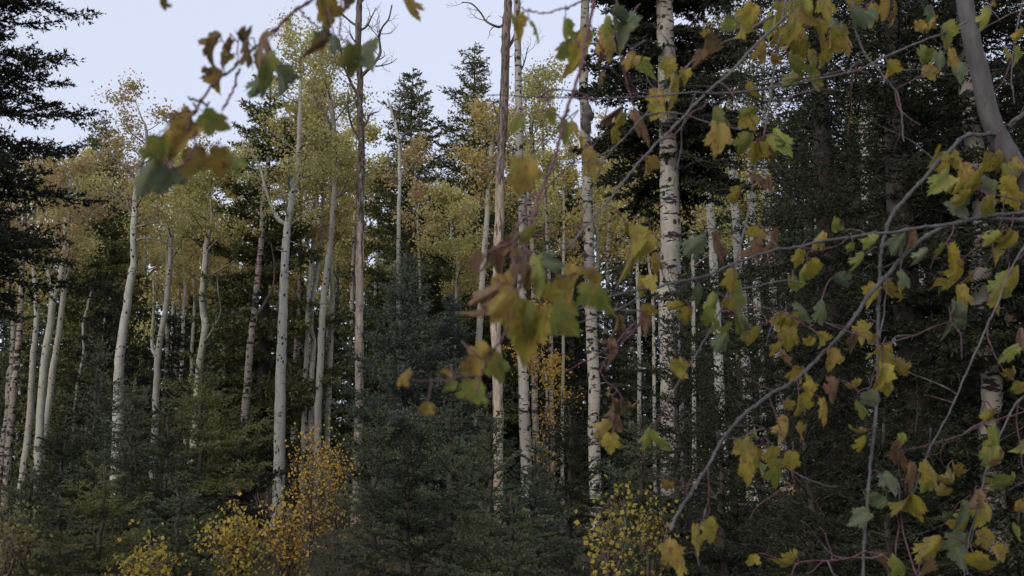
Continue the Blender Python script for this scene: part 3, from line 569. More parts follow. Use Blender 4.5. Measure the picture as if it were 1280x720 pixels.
# canopy trees standing behind the left groups
BG = 'aspens standing behind the left groups'
for k, (px, yb, yt, hw, D, lf, n) in enumerate([(122, 340, 222, 58, 44, 'green', 5200), (225, 350, 205, 58, 42, 'green', 5000), (290, 350, 205, 55, 46, 'green', 4600), (390, 330, 120, 62, 40, 'green', 7000), (440, 360, 160, 50, 45, 'green', 5500),
                                              (375, 300, 150, 40, 47, 'ochre', 2400), (180, 400, 250, 55, 47, 'yellow', 4200), (255, 410, 300, 60, 40, 'yellow', 3800), (60, 420, 260, 60, 45, 'yellow', 4200), (15, 430, 300, 55, 42, 'green', 3600), (330, 400, 300, 50, 50, 'yellow', 3000), (420, 380, 260, 45, 52, 'yellow', 4200), (650, 330, 190, 45, 50, 'green', 3000), (760, 300, 195, 60, 50, 'green', 4000), (470, 330, 230, 40, 50, 'yellow', 2600)]):
    aspen(['leafy aspen crown making the first green mass left of the thickest left aspen', 'leafy crown right of the thickest left aspen, behind the blurred leaves', 'leafy crown over the wavy aspen', 'high green crown behind the clump of four stems', 'high green crown between the clump and the dark-limbed dead aspen',
           'thin ochre crown behind the top of the clump of four stems', 'low yellow crown behind the low-forking aspen', 'low yellow crown behind the wavy aspen', 'low yellow crown behind the forked pale aspen at the left', 'green crown low at the far left edge', 'low yellow crown behind the red-brown dead aspen', 'golden crown low behind the clump of four stems', 'small crown behind the slender brown-grey stem', 'green crown behind the burled trunk', 'gold crown low between the dark-limbed dead aspen and the clump'][k],
          [(px - 6, 600), (px - 4, 480), (px, yb + 20), (px + 3, (yb + yt) / 2)], 7, 4, D, 160 + k, (yb, yt, hw), lf, n, ['aspen', 'aspen_brown'][k % 2], nlimb=12, group=BG)
FB = 'far aspens whose gold-green crowns fill the middle distance'
fa = []
for k, (px, yt, D, lf) in enumerate([(100, 265, 56, 'yellow'), (160, 285, 58, 'green'), (215, 300, 56, 'yellow'), (280, 300, 60, 'green'), (350, 290, 58, 'yellow'), (405, 300, 57, 'yellow'), (30, 320, 56, 'green'), (445, 300, 60, 'green'), (640, 260, 58, 'yellow'), (690, 240, 60, 'green'), (745, 230, 57, 'green'), (790, 215, 60, 'yellow'), (860, 190, 58, 'green'), (920, 200, 60, 'green'), (540, 270, 58, 'ochre')]):
    if k < 4: o = aspen('far aspen with a gold-green crown filling in behind the nearer stems', [(px - 3, 600), (px, 470), (px + 2, yt + 60)], 6, 4, D, 260 + k, (yt + 110, yt, 52), lf, 5200, 'aspen', nlimb=12, group=FB); fa.append((o, D, yt))
    else:
        p, Dp, yp = fa[k % 4]; x = (px - 640) / FPX * D; H = 1.6 + (HOR - yt) / FPX * D; Hp = 1.6 + (HOR - yp) / FPX * Dp; dup(p, (x, D, ground_z(x, D)), k * 2.1, H / Hp, 'far aspen with a gold-green crown filling in behind the nearer stems', FB)
# ------------------------------------------------------------------ saplings and shrubs of the understory
def sapling(label, px, yt, D, hw, seed, leaf, n, stems=5, name='sapling', cat='sapling', spread=.1, ls=None, py=None):
    rng = np.random.default_rng(seed); top = at(px, yt, D); gz = float(ground_z(top[0], D)); H = top[2] - gz; R = hw * D / FPX
    o = thing(name, label, cat, (top[0], D, gz)); leaves = []
    for k in range(stems):
        a = rng.uniform(0, 6.28); q = rng.uniform(0, .75) * R; hh = H * rng.uniform(.7, 1.0) if k else H
        e = np.array([q * math.cos(a), q * math.sin(a), hh]) if k else np.array([0, 0, H])
        P = spline([[e[0] * .08, e[1] * .08, -.1], [e[0] * .3, e[1] * .3, hh * .35], [e[0] * .8, e[1] * .8, hh * .75], e], 12); P[1:-1] += rng.normal(0, .02, (10, 3))
        mb = MB(); mb.tube(P, np.linspace(.018 + H * .003, .004, 12), 5)
        for j in range(8):
            i = rng.integers(3, 11); aa = rng.uniform(0, 6.28)
            limb_tree(mb, P[i], [math.cos(aa), math.sin(aa), .7], R * rng.uniform(.3, .7) * (1.2 - i / 14), .008, rng, 1, leaves, .3, .2, 4)
        leaves.append(P[5:]); mb.build('stem', M['dead_limb'], o)
    Lp = np.vstack(leaves)
    if py is not None: Lp = Lp[Lp[:, 2] > at(px, py, D)[2] - gz]
    i = rng.integers(0, len(Lp), n); wg = rng.random(len(Lp)); i = i[rng.random(n) < wg[i] * 1.3]
    V, Q = rhombi(Lp[i] + rng.normal(0, spread, (len(i), 3)), ls or max(.045, 2.6 / (FPX * .8 / D)), rng, .85, .3); mb = MB(); mb.add(V, Q); mb.build('crown', M['lf_' + leaf], o, smooth=False)
    return o
sapling('yellow-green sapling at the bottom edge left of the straight white aspen', 300, 634, 12, 50, 201, 'lime', 2800, 8)
sapling('small bright yellow sapling at the bottom edge, lower left', 188, 672, 10.5, 44, 202, 'gold', 1900, 7)
sapling('orange-leaved sapling wrapped round the foot of the clump of four stems', 390, 545, 17, 46, 203, 'orange', 2300, 8, spread=.17)
sapling('brown-orange shrub right of the foot of the straight white aspen', 362, 636, 13.5, 42, 204, 'orange', 1500, 9, 'shrub', 'shrub')
sapling('orange sapling low beside the dark spruce under the clump', 424, 560, 18, 20, 205, 'orange', 600, 4)
sapling('yellow-green sapling in front of the foot of the burled trunk', 762, 622, 11, 32, 206, 'lime', 700, 7, ls=.055)
sapling('green and gold sapling right of the burled trunk', 812, 630, 12, 40, 207, 'lime', 900, 6)
sapling('small golden bush under the long diagonal maple branch', 942, 622, 17, 34, 208, 'ochre', 900, 6, 'bush', 'bush')
sapling('sparse yellow bush behind the leaves at the bottom right', 985, 610, 20, 45, 209, 'yellow', 900, 6, 'bush', 'bush')
sapling('orange twiggy bush around the middle of the white burled stem', 680, 505, 27, 34, 210, 'orange', 800, 6, 'bush', 'bush')
sapling('low orange bush behind the low dark spruce right of the reddish stem', 280, 596, 28, 50, 211, 'ochre', 800, 6, 'bush', 'bush')
sapling('bare twiggy grey bush at the foot of the straight white aspen', 335, 590, 24, 40, 212, 'ochre', 60, 9, 'bush', 'bush')
sapling('greenish bush at the bottom left corner', 12, 640, 12, 50, 213, 'shade', 1500, 7, 'bush', 'bush')
sapling('dull green bush behind the bottom right leaves', 1120, 640, 14, 90, 214, 'shade', 2200, 9, 'bush', 'bush')
# low growth no one could count
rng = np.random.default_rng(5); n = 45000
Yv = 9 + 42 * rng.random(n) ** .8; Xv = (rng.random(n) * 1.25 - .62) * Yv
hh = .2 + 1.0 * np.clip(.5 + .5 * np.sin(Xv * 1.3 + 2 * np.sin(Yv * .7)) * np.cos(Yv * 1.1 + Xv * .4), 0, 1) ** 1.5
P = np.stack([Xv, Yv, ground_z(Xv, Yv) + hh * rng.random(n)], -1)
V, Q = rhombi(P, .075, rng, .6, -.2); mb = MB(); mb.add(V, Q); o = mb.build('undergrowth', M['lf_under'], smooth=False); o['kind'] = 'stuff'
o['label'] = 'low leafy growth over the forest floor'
for o in list(COL.objects):
    if o.get('label', '').startswith('tall pale aspen with a black burl'):
        c = at(732, 150, 24); c[1] = 23.9; rng = np.random.default_rng(9); mb = MB()
        q = np.linspace(-1, 1, 15); pr = np.sqrt(np.clip(1 - q * q, 0, 1)); mb.tube(c - np.array(o.location) + np.stack([.02 + .03 * np.sin(q * 5), -.05 + 0 * q, q * .36], -1), .015 + pr * (.115 + .02 * np.sin(q * 11)), 12, rng=rng, rough=.09)
        mb.build('burl', M['dead_limb'], o)
#@@MAPLE
# ------------------------------------------------------------------ the maples close to the camera
def leaf_mesh(seed, curl, fold, droop, narrow=1.0):
    """five-lobed toothed maple leaf, unit length, petiole joint at the origin, tip towards +Y"""
    rng = np.random.default_rng(seed)
    R_ = [(.06, -.02), (.16, -.075), (.24, -.03), (.31, -.045), (.36, .05), (.45, .09), (.42, .17), (.44, .23), (.38, .28), (.46, .35), (.54, .38), (.53, .46), (.60, .54), (.53, .57), (.51, .655), (.43, .64), (.38, .68), (.31, .62), (.275, .61),
          (.285, .70), (.25, .73), (.255, .80), (.18, .82), (.155, .895), (.09, .90), (0, 1)]
    def side(s):
        return [(s * x * narrow * (1 + .08 * rng.normal()), y * (1 + .03 * rng.normal())) for x, y in R_[:-1]]
    import bmesh
    bm = bmesh.new(); mid = [(0, y) for y in (0, .17, .34, .5, .66, .82)]
    for s in (1, -1):
        pts = mid[:1] + side(s) + [(0, 1)] + mid[:0:-1]
        vs = [bm.verts.new((x, y, 0)) for x, y in pts]
        bm.faces.new(vs if s > 0 else vs[::-1])
    bmesh.ops.remove_doubles(bm, verts=bm.verts, dist=.001)
    bmesh.ops.triangulate(bm, faces=bm.faces[:])
    long_ = [e for e in bm.edges if e.calc_length() > .22]
    bmesh.ops.subdivide_edges(bm, edges=long_, cuts=1); bmesh.ops.triangulate(bm, faces=bm.faces[:])
    ph = rng.uniform(0, 6.28, 3); tw_ = rng.normal() * .35
    for v in bm.verts:
        x, y = v.co.x, v.co.y
        z = fold * abs(x) - curl * x * x * 1.5 - droop * max(0, y) ** 2 * .55 + .035 * math.sin(9 * y + ph[0]) * abs(x) * 2 + .04 * math.sin(11 * x + ph[1]) + tw_ * x * y
        v.co.z = z; v.co.x = x * (1 - .35 * min(1, abs(curl) * .5))
    me = bpy.data.meshes.new('leaf'); bm.to_mesh(me); bm.free(); me.polygons.foreach_set('use_smooth', np.ones(len(me.polygons), bool))
    me.materials.append(M['leaf_y']); return me
LM = [('leaf_y', (.36, .28, .045), (.26, .13, .045), (.42, .35, .10)), ('leaf_g', (.24, .24, .055), (.30, .26, .05), (.32, .34, .11)), ('leaf_G', (.13, .155, .085), (.19, .17, .06), (.19, .22, .14)),
      ('leaf_o', (.38, .26, .06), (.20, .09, .035), (.40, .26, .09)), ('leaf_r', (.27, .155, .085), (.13, .06, .04), (.33, .2, .12)), ('leaf_b', (.19, .12, .05), (.10, .05, .03), (.24, .16, .08))]
for n_, a_, b_, c_ in LM: M[n_] = leaf_mat(n_, a_, b_, c_)
FLAT = [leaf_mesh(k, c, f, d, w_) for k, (c, f, d, w_) in enumerate([(.5, .45, .8, 1), (1.1, -.2, 1.3, .9), (.3, .75, .6, 1.0), (1.5, .4, 1.0, .85), (.8, -.5, 1.4, 1), (-.5, .8, 1.1, .95)])]
CURL = [leaf_mesh(20 + k, c, f, d, w_) for k, (c, f, d, w_) in enumerate([(2.2, .9, 1.4, .7), (-1.6, 1.3, 1.6, .65), (2.6, -.5, .9, .75), (1.6, 1.6, 2.0, .55)])]
M['maple_bark'] = wood('maple_bark_grey', (.058, .053, .051), (.125, .114, .109), (45, 45, 14), .75)
M['maple_twig'] = wood('maple_twig_red', (.075, .03, .04), (.15, .075, .08), (60, 60, 60), .6)
M['maple_grey_twig'] = wood('maple_twig_grey', (.075, .062, .062), (.15, .13, .125), (60, 60, 40), .7)
AX = [np.array([1., 0, 0]), np.array([0, -SP, CP]), np.array([0, CP, SP])]   # image right, image up, view axis: used to pose leaves as they hang
def P3(path, d0, d1):
    n = len(path); return np.array([at(x, y, d0 + (d1 - d0) * k / max(1, n - 1)) for k, (x, y) in enumerate(path)])
def proj(p):
    q = p - CAM; dz = q @ AX[2]; return np.array([640 + FPX * (q @ AX[0]) / dz, 360 - FPX * (q @ AX[1]) / dz])
def maple(root, branches, leaves, seed, ppy=None):
    """branches: (name-less) traced paths with widths; leaves (x, y, size, angle, colour) join the nearest wood by their own twig"""
    rng = np.random.default_rng(seed); B = []
    for path, d0, d1, w0, w1, mt in branches:
        P = spline(P3(path, d0, d1), 10 * len(path)); P[2:] += np.cumsum(rng.normal(0, .0006 if w0 < 20 else .0002, (len(P) - 2, 3)), 0)
        D0 = np.linspace(w0 * d0, w1 * d1, len(P)) / FPX / 2 * ((.95 if ppy == 0 else .62) if w0 < 20 else .88)
        k_ = 1 + (.006 if w0 > 20 else .02) * rng.normal(size=len(P)); mb = MB(); mb.tube(P, D0 * k_, 9 if w0 > 8 else 6)
        if w0 < 12:              # buds and nodes
            for j in range(4, len(P) - 2, 7):
                mb.tube(P[j] + AX[1] * 0 + np.outer(np.linspace(-1, 1, 4), nrm(P[j + 1] - P[j])) * D0[j] * 1.6, D0[j] * np.array([1., 1.45, 1.45, 1.]), 6)
        o = mb.build('branch', M[mt], root); o.location = -np.array(root.location)
        B.append(dict(o=o, nodes=[p for p in P], r=[r for r in D0], px=[proj(p) for p in P], twig=MB(), n=0))
    for b in B[1:]:
        for q in range(3 if ppy is None else ppy):
            i = rng.integers(len(b['nodes']) // 5, len(b['nodes']) - 1); p = b['nodes'][i]; ln = rng.uniform(.05, .2) * (1 if p[1] > 1.5 else .6)
            d = nrm(AX[0] * rng.normal() + AX[1] * (rng.normal() - .25) + AX[2] * rng.normal() * .6); P = [p]
            for j in range(5): d = nrm(d + rng.normal(0, .22, 3) - [0, 0, .06]); P.append(P[-1] + d * ln / 5)
            Pq = spline(P, 14); rr = np.linspace(.0014, .0006, 14); rr[::4] *= 1.5; rr[-1] = .0012
            tb = MB(); tb.tube(Pq, rr, 5); tb.build('twig', M[['maple_twig', 'maple_grey_twig'][q % 2]], b['o'])
            for pp in Pq[5::3]: b['nodes'].append(pp); b['px'].append(proj(pp)); b['r'].append(.001)
    order = []
    for L in leaves:
        q = np.array(L[:2], float); dm = min(min(np.hypot(*(np.array(b['px']) - q).T)) for b in B); order.append((dm, L))
    order.sort(key=lambda a: a[0])
    for dm, (x, y, s_, ang, c) in order:
        a = rad(ang + rng.normal() * 9); dimg = np.array([math.sin(a), math.cos(a)])           # 0 = tip hangs straight down
        bq = np.array([x, y]) - dimg * s_ * .45
        best = min(((np.hypot(*(np.array(b['px']) - bq).T).min(), k) for k, b in enumerate(B)), key=lambda u: u[0]); b = B[best[1]]
        i = int(np.hypot(*(np.array(b['px']) - bq).T).argmin()); src = b['nodes'][i]
        dep = (src - CAM)[1] + rng.normal() * .05 + min(.12, best[0] / FPX * .6) * rng.choice([-1, 1])
        dst = at(bq[0], bq[1], max(.7, dep)); ln = np.linalg.norm(dst - src)
        mid = (src + dst) / 2 + AX[1] * ln * .16 + AX[2] * rng.normal() * ln * .12 + AX[0] * rng.normal() * ln * .08
        tp = spline([src, mid, dst], 8); tb = MB(); tb.tube(tp, np.linspace(.0016 if best[0] > 30 else .0010, .0008, 8) * (1 if dep > 1.5 else .75), 5); tb.build('twig', M['maple_twig'], b['o'])
        if best[0] > 14:
            for p in tp[2::2]: b['nodes'].append(p); b['px'].append(proj(p)); b['r'].append(.001)
        cur = c in 'rb' or rng.random() < (.12 if ppy else .03); me = (CURL if cur else FLAT)[rng.integers(0, 4 if cur else 6)]
        size = s_ * dep / FPX * (1.13 if not cur else 1.25) * (1.13 if ppy == 0 else 1) 
        fw = rng.normal() * .6; Yd = nrm(AX[0] * dimg[0] - AX[1] * dimg[1] + AX[2] * fw)
        Zd = -AX[2] + AX[0] * rng.normal() * .5 + AX[1] * (.35 + rng.normal() * .6); Zd = nrm(Zd - Yd * (Zd @ Yd)); Xd = np.cross(Yd, Zd)
        lo = bpy.data.objects.new('leaf', me); COL.objects.link(lo); lo.parent = b['o']
        Mx = Matrix(((Xd[0], Yd[0], Zd[0], dst[0]), (Xd[1], Yd[1], Zd[1], dst[1]), (Xd[2], Yd[2], Zd[2], dst[2]), (0, 0, 0, 1)))
        lo.matrix_basis = Mx @ Matrix.Diagonal((size * rng.choice([-1, 1]) * rng.uniform(.70, 1.04), size, size, 1))
        lo.material_slots[0].link = 'OBJECT'; lo.material_slots[0].material = M['leaf_' + c]
ROOTR = at(1390, 1480, 2.45); ROOTR[2] = float(ground_z(ROOTR[0], ROOTR[1])); 
mr_ = thing('maple_tree', 'yellow-leaved maple with a smooth grey stem curving down the right edge', 'maple', ROOTR)
G1, T1, K1 = 'maple_bark', 'maple_twig', 'maple_grey_twig'
BR = [
 ([(1388, 1490), (1392, 1100), (1385, 760), (1368, 560), (1345, 400), (1318, 310), (1288, 246), (1262, 196), (1240, 152), (1228, 100), (1216, 50), (1207, 0), (1200, -60), (1205, -160)], 2.45, 2.4, 40, 22, G1),
 ([(1262, 158), (1274, 146), (1292, 130), (1320, 100)], 2.4, 2.35, 12, 9, G1),
 ([(1244, 168), (1224, 168), (1208, 170), (1184, 192), (1160, 220), (1136, 245), (1114, 272), (1103, 310), (1101, 350), (1100, 390), (1101, 440), (1099, 500), (1095, 560), (1090, 620), (1085, 670), (1082, 730)], 2.4, 2.1, 8, 6, G1),
 ([(1330, 262), (1280, 267), (1240, 272), (1200, 281), (1150, 288), (1090, 294), (1040, 302), (990, 312), (960, 318), (920, 331), (880, 345), (835, 356), (800, 365), (760, 377), (722, 388)], 2.4, 1.7, 8, 4, G1),
 ([(1330, 284), (1280, 275), (1235, 274), (1205, 279), (1170, 292), (1140, 312), (1115, 340), (1088, 372), (1062, 408), (1032, 444), (996, 478), (962, 498), (935, 518), (908, 548), (885, 585), (862, 625), (848, 650), (838, 672)], 2.35, 1.95, 9, 6, G1),
 ([(1208, 28), (1180, 38), (1150, 50), (1110, 66), (1070, 84), (1020, 97), (970, 108), (900, 118), (850, 118), (790, 126), (740, 126), (690, 124), (640, 121), (600, 120)], 2.35, 1.5, 5, 2.6, K1),
 ([(1064, -30), (1066, 10), (1070, 40), (1084, 74), (1104, 96), (1122, 120), (1128, 150), (1130, 180)], 2.2, 2.1, 6, 2.5, G1),
 ([(1030, -60), (990, 10), (944, 56), (915, 88), (880, 120), (848, 152), (815, 184), (790, 214), (768, 240), (738, 272), (712, 300), (690, 318), (660, 345), (628, 380)], 2.1, 1.35, 6, 3, K1),
 ([(1020, -50), (985, 6), (952, 28), (918, 46), (888, 62), (862, 84), (846, 104), (826, 128), (800, 158), (778, 182), (750, 200), (715, 207), (690, 215)], 2.2, 1.6, 5, 2, K1),
 ([(1000, -60), (985, -5), (976, 55), (966, 108), (958, 150), (948, 196), (938, 240), (927, 290), (918, 330), (905, 372), (880, 425), (858, 460), (832, 500)], 2.1, 1.8, 5, 2, K1),
 ([(1330, 200), (1298, 280), (1268, 330), (1250, 380), (1226, 430), (1204, 482), (1180, 530), (1158, 580), (1142, 640)], 2.3, 2.1, 5, 2.2, K1),
 ([(1340, 470), (1286, 490), (1262, 512), (1240, 560), (1222, 615), (1206, 680), (1198, 740)], 2.3, 2.2, 5, 2.5, K1),
 ([(1330, 500), (1280, 515), (1240, 528), (1200, 546), (1150, 562), (1110, 575)], 2.2, 2.1, 3, 1.5, T1),
 ([(1084, 688), (1066, 696), (1044, 700), (1010, 700), (985, 702)], 2.1, 2.1, 3, 1.5, T1),
 ([(1086, 690), (1105, 694), (1122, 706), (1150, 716)], 2.1, 2.05, 3, 1.5, T1),
 ([(1060, 410), (1030, 400), (1000, 396), (975, 385)], 2.1, 2.05, 3, 1.5, T1),
 ([(962, 498), (975, 540), (985, 580), (992, 610)], 2.05, 2.05, 2.5, 1.5, T1),
 ([(885, 585), (888, 620), (882, 655)], 2.0, 2.0, 2.5, 1.5, T1),
 ([(1101, 480), (1103, 440), (1098, 420)], 2.1, 2.05, 4, 3, T1),
 ([(878, 347), (850, 358), (820, 378), (800, 400), (775, 425), (755, 440)], 1.9, 1.8, 2.5, 1.5, T1),
 ([(1290, -40), (1270, 30), (1262, 90), (1264, 130)], 2.3, 2.3, 4, 2, K1),
 ([(1330, 180), (1290, 205), (1262, 222), (1235, 232), (1210, 240)], 2.3, 2.25, 3, 1.5, T1),
 ([(1258, 330), (1262, 300), (1255, 280)], 2.3, 2.25, 2.5, 1.5, T1),
]
Lr = '''735 203 38 -5 o;726 180 20 -10 o;708 165 26 -20 g;692 145 20 -10 g;718 160 18 10 o;767 140 26 -60 r;775 152 26 -30 y;762 165 18 -50 y;800 152 36 20 r;810 208 26 20 o;800 80 24 60 o;
835 83 24 -10 y;843 110 34 10 y;825 125 26 -10 o;820 140 20 -30 y;883 43 15 0 y;885 58 28 30 b;872 72 22 -20 b;892 145 28 -10 g;856 95 16 0 y;942 115 24 0 y;937 145 30 -30 g;935 150 24 -50 y;956 60 24 10 o;935 18 32 -30 y;898 172 38 0 o;
935 178 26 -10 g;945 190 26 -20 y;957 185 26 10 b;950 222 30 70 r;925 243 22 10 y;972 180 34 20 g;986 190 26 35 G;963 228 20 20 r;
985 25 26 -10 g;1005 22 30 20 o;1015 12 26 40 y;990 40 30 -20 y;1005 45 34 10 o;1022 42 26 40 y;1042 50 30 20 y;1056 52 26 30 o;1000 62 28 -20 g;1036 62 24 10 y;1012 72 22 0 y;985 82 32 -20 g;1012 96 36 0 g;1030 76 24 30 y;975 45 26 -40 o;1000 10 30 -30 g;1090 15 24 10 y;1085 22 22 -10 G;1110 8 30 0 o;1125 10 28 30 o;962 80 26 -20 o;1075 5 22 -30 y;1048 30 22 40 G;
1150 33 18 -60 o;1162 25 22 -50 o;1180 45 28 10 g;1168 12 22 50 G;1238 20 26 0 g;1245 0 18 30 o;1277 45 20 -20 y;1270 70 24 30 g;1256 70 16 20 y;1113 87 26 20 y;1158 72 26 -10 g;1172 75 22 10 G;1190 72 24 0 o;1196 92 24 20 G;
1168 198 24 -30 y;1188 195 22 0 y;1185 205 26 10 y;1205 215 24 20 o;1176 228 32 -40 g;1230 205 32 -10 y;1250 200 28 10 o;1222 230 32 -10 y;1260 216 26 20 g;1266 232 26 10 y;1240 236 26 -10 G;1206 226 26 -20 y;1275 205 24 20 o;
970 303 36 -10 r;1022 295 22 -50 o;1043 283 24 0 g;1124 297 28 -20 G;1140 298 24 30 r;1095 303 20 -20 g;1078 328 24 -20 g;1064 312 18 -20 g;1195 262 28 60 G;1228 262 26 -10 g;1240 254 22 10 y;1265 247 26 20 y;1155 320 22 -30 G;1188 320 26 0 y;1178 312 18 -20 g;1194 330 20 10 y;1242 320 16 0 y;1262 300 26 -20 y;
990 360 34 0 g;1000 322 22 -10 y;1018 335 24 20 y;1004 342 24 -30 g;1104 364 34 -10 y;1090 368 24 -40 y;1136 366 34 50 y;1130 346 20 40 G;1178 358 26 -10 y;1212 346 32 40 y;1224 350 24 50 o;1198 368 28 0 y;1254 358 38 -20 g;1272 346 28 20 y;1252 380 28 0 y;1048 356 26 50 G;1030 386 24 0 G;1002 386 24 60 G;976 402 26 -20 y;990 406 30 20 y;985 420 26 0 y;973 434 22 -20 y;980 446 20 10 r;1012 428 18 -20 y;1026 424 20 40 y;1038 448 26 20 o;
1080 415 26 -30 y;1068 426 22 -20 r;1090 428 22 -10 o;1110 450 42 0 y;1098 444 30 -20 y;1124 462 28 30 y;1098 470 30 -10 y;1186 395 30 -20 G;1214 400 32 40 G;1200 410 22 20 G;1265 405 28 0 r;1264 440 26 -50 g;1270 470 22 20 y;1000 470 26 0 o;1006 480 24 10 y;1276 420 22 0 r;
790 310 44 35 y;783 286 18 0 y;815 326 22 0 o;870 300 28 -60 G;895 306 32 0 r;947 298 30 -10 y;955 306 26 20 r;915 346 24 -10 y;920 370 38 0 g;910 386 24 -20 y;800 355 22 -30 y;813 356 22 50 y;803 390 22 -10 y;804 396 26 0 r;770 406 24 0 b;765 436 24 30 r;752 432 16 -30 r;848 388 22 -40 y;863 400 30 0 y;880 364 24 30 G;890 376 24 -20 g;886 396 22 -10 g;925 406 26 0 g;930 398 20 60 G;912 412 22 -10 g;905 425 22 -20 G;950 420 24 0 y;840 466 28 20 y;848 456 20 -20 o;896 410 20 30 g;
763 491 14 0 y;765 510 26 0 r;790 512 18 60 r;755 536 26 -30 o;762 552 24 0 y;772 526 30 10 r;776 512 24 -10 b;808 546 24 -40 g;822 553 32 30 g;827 607 14 0 o;838 690 32 20 o;846 704 22 0 y;868 668 26 -20 y;888 662 30 20 y;895 674 18 40 r;940 700 16 0 y;930 562 30 0 y;945 552 28 20 g;950 582 32 10 g;936 592 26 -20 y;955 570 26 30 y;928 580 28 -20 y;
985 512 28 0 y;1010 490 22 40 y;1000 506 28 20 y;985 532 28 10 o;975 588 32 -10 g;995 592 30 20 o;990 575 24 0 y;966 570 26 -10 y;1000 540 22 20 o;1046 488 30 0 r;1075 486 18 -20 y;1080 508 26 50 g;1088 498 22 20 G;1111 486 22 0 y;1074 547 22 -40 y;1084 553 18 10 y;1127 548 14 0 g;1120 565 30 -10 r;1130 578 28 20 r;1140 592 28 10 r;1110 602 26 30 G;1094 630 30 -40 G;1076 645 26 -60 G;1133 634 40 -10 y;1162 588 30 40 y;1194 592 24 10 o;1190 616 28 0 y;1186 652 28 -20 G;1202 640 28 20 G;1225 640 32 20 y;1215 624 28 -10 r;1166 682 32 -30 y;1206 682 34 -20 G;1224 704 34 20 y;1246 545 30 30 g;1236 566 28 -20 g;1240 522 24 -10 y;1246 586 26 0 r;1260 580 22 40 o;1246 606 22 0 g;1268 610 30 20 g;1275 636 22 -20 o;1197 696 24 -10 G;1098 700 24 60 r;1126 706 34 40 g;1156 706 22 30 b;995 706 28 -10 y;1275 485 18 0 y;975 15 30 10 y;990 58 30 -10 o;1018 84 28 10 g;1048 40 26 -20 g;962 30 28 -30 g;1030 12 28 0 y;1012 58 30 30 y;996 98 26 -30 g;1070 20 24 20 G;930 40 24 10 y;910 30 22 -20 g;1160 90 20 0 o;1215 250 24 10 y;1245 300 24 -20 g;1030 510 26 0 o;1160 600 24 -20 g;1210 655 26 0 y;1180 620 24 -30 o;1278 560 20 0 g;1230 672 24 10 o;1272 668 22 -10 g;1248 690 22 20 o'''
def rd(s_): return [(float(a[0]), float(a[1]), float(a[2]), float(a[3]), a[4]) for a in (u.split() for u in s_.replace('\n', '').split(';') if u.strip())]
maple(mr_, BR, rd(Lr), 301, 5)
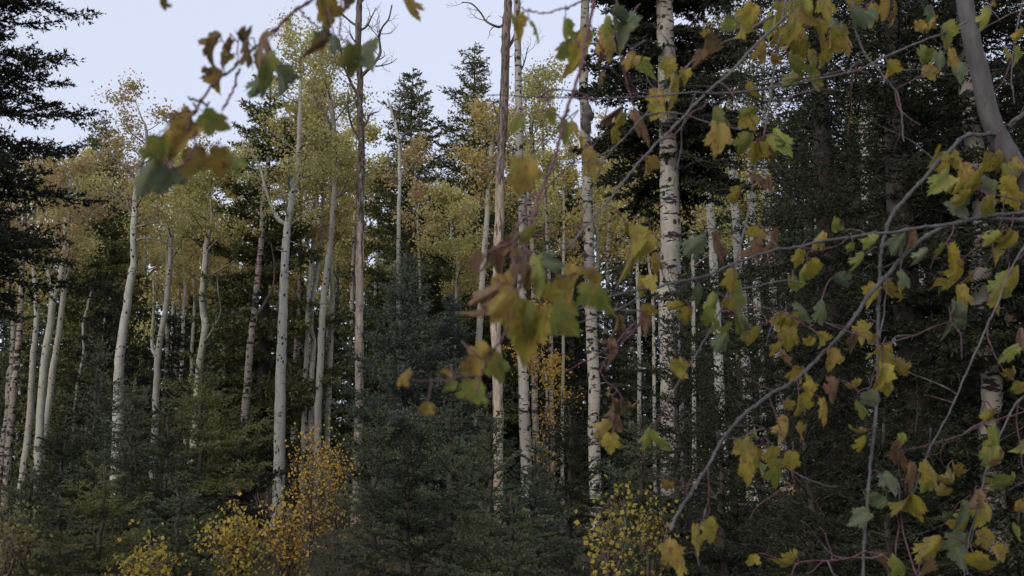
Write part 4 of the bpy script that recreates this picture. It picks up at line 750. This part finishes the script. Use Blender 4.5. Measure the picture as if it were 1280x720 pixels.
# the second maple: its stem stands left of the camera, one limb arches over the view and lets three shoots hang in
ROOTL = np.array([-1.35, -.8, 0.0]); ROOTL[2] = float(ground_z(ROOTL[0], ROOTL[1]))
ml_ = thing('maple_tree', 'maple hanging in from above on thin wine-red shoots with blurred ochre leaves', 'maple', ROOTL)
lim = spline([[-1.35, -.8, -.1], [-1.3, -.75, .9], [-1.12, -.45, 1.75], [-.85, .1, 2.25], [-.5, .7, 2.42], [-.2, 1.1, 2.36], [.12, 1.22, 2.3], [.38, 1.3, 2.24]], 60) - ROOTL
mb = MB(); mb.tube(lim, np.linspace(.028, .005, 60), 9); mb.build('trunk', M['maple_bark'], ml_)
def pxof(p): return tuple(proj(np.array(p)))
BL = [
 ([pxof([-.2, 1.1, 2.36]), (420, -60), (392, -6), (374, 12), (352, 34), (330, 56), (306, 80), (284, 102), (262, 128), (247, 152), (243, 168)], 1.12, 1.08, 5, 3.6, T1),
 ([pxof([-.35, .9, 2.4]), (222, -70), (206, -30), (199, -4)], .95, 1.0, 3, 2, T1),
 ([(300, 86), (290, 108), (281, 128), (275, 140)], 1.1, 1.08, 3.6, 2.6, T1),
 ([(262, 128), (250, 130), (240, 126), (234, 122)], 1.09, 1.07, 3, 2.2, T1),
 ([(248, 140), (232, 139), (216, 146), (205, 158)], 1.08, 1.05, 2.2, 1.8, T1),
 ([(245, 160), (240, 182), (226, 200), (206, 204)], 1.08, 1.06, 3.2, 2, T1),
 ([pxof([-.06, 1.18, 2.33]), (418, -60), (428, -8), (428, 20), (430, 42), (440, 56)], 1.18, 1.16, 3.5, 2, T1),
 ([(374, 12), (388, 24), (402, 34), (410, 42)], 1.12, 1.12, 2.8, 2, T1),
 ([pxof([.12, 1.22, 2.3]), (748, -60), (739, -10), (732, 34), (722, 68), (708, 108), (698, 148), (685, 190), (668, 232), (658, 268), (650, 305), (644, 350), (636, 390), (622, 424), (606, 452), (596, 486)], 1.22, 1.1, 5.2, 3, T1),
 ([(739, -6), (720, 8), (704, 16), (682, 19), (662, 18), (646, 12)], 1.22, 1.2, 3, 1.8, T1),
 ([(650, 305), (662, 322), (668, 344), (680, 366)], 1.12, 1.1, 3, 2, T1),
 ([(658, 285), (640, 300), (620, 312), (600, 330)], 1.12, 1.1, 3, 2, T1),
 ([(640, 372), (625, 360), (612, 352)], 1.12, 1.08, 2.6, 1.8, T1),
 ([(668, 240), (652, 262), (640, 300), (640, 330)], 1.16, 1.1, 2.6, 2, T1),
 ([(644, 352), (690, 352), (722, 345), (735, 340)], 1.12, 1.1, 2.6, 1.8, T1),
 ([(600, 470), (575, 470), (550, 478), (520, 474), (505, 468)], 1.1, 1.15, 2, 1.4, T1),
 ([pxof([.30, 1.28, 2.26]), (790, -50), (772, 10), (772, 45), (780, 85), (790, 125), (800, 150)], 1.5, 1.5, 3.4, 1.6, T1),
 ([(738, 30), (752, 60), (762, 80), (780, 102), (796, 118)], 1.4, 1.5, 2.2, 1.4, T1),
 ([(800, 5), (782, 20), (765, 20), (752, 12)], 1.5, 1.45, 2.2, 1.4, T1),
]
Ll = '''198 3 18 -20 o;269 52 26 -50 b;262 62 26 -60 b;286 58 20 -20 r;284 75 14 0 o;250 92 30 -55 r;272 100 28 -25 o;300 52 26 30 b;312 60 24 10 b;315 70 18 40 b;203 162 42 -50 o;235 170 44 -20 o;196 190 44 -10 g;188 214 34 -20 G;212 222 28 5 G;227 226 28 30 G;266 150 34 40 g;248 208 38 -20 o;274 202 40 10 o;286 205 32 30 g;
328 52 32 -30 r;338 62 22 10 b;331 86 34 20 g;334 102 30 -15 G;350 100 34 30 G;406 14 34 0 o;404 46 22 -40 G;417 54 20 0 G;398 58 24 -50 b;440 73 38 5 g;461 76 40 30 G;506 4 28 10 o;430 2 20 20 b;
648 34 26 10 y;669 36 22 50 g;703 34 26 -20 g;709 62 24 -40 g;720 68 24 0 y;738 62 50 -10 y;754 28 22 -10 g;760 48 34 10 o;776 42 34 25 G;775 21 24 80 G;751 72 14 0 b;750 95 16 -30 b;
655 214 38 -10 o;652 226 26 -20 y;648 152 20 -30 g;668 295 28 -30 g;676 338 40 10 g;690 330 24 60 G;636 366 52 0 o;626 384 34 -30 o;610 368 28 -50 r;648 398 46 -30 g;664 410 54 -10 y;692 384 56 40 y;702 396 40 30 g;716 352 40 -30 o;742 348 36 60 o;750 368 36 15 g;
604 448 34 -40 o;620 458 36 20 g;590 456 26 -40 o;592 490 38 0 g;505 468 20 -60 o;560 470 18 -40 o;630 310 30 -40 b;622 322 26 -20 r;600 330 24 -50 r;648 322 28 20 b;660 345 24 0 b;600 392 20 -30 r;641 340 26 -30 r;563 480 14 -40 g;533 510 16 -10 o;806 86 22 30 g;790 72 18 -20 o'''
maple(ml_, BL, rd(Ll), 302, 0)
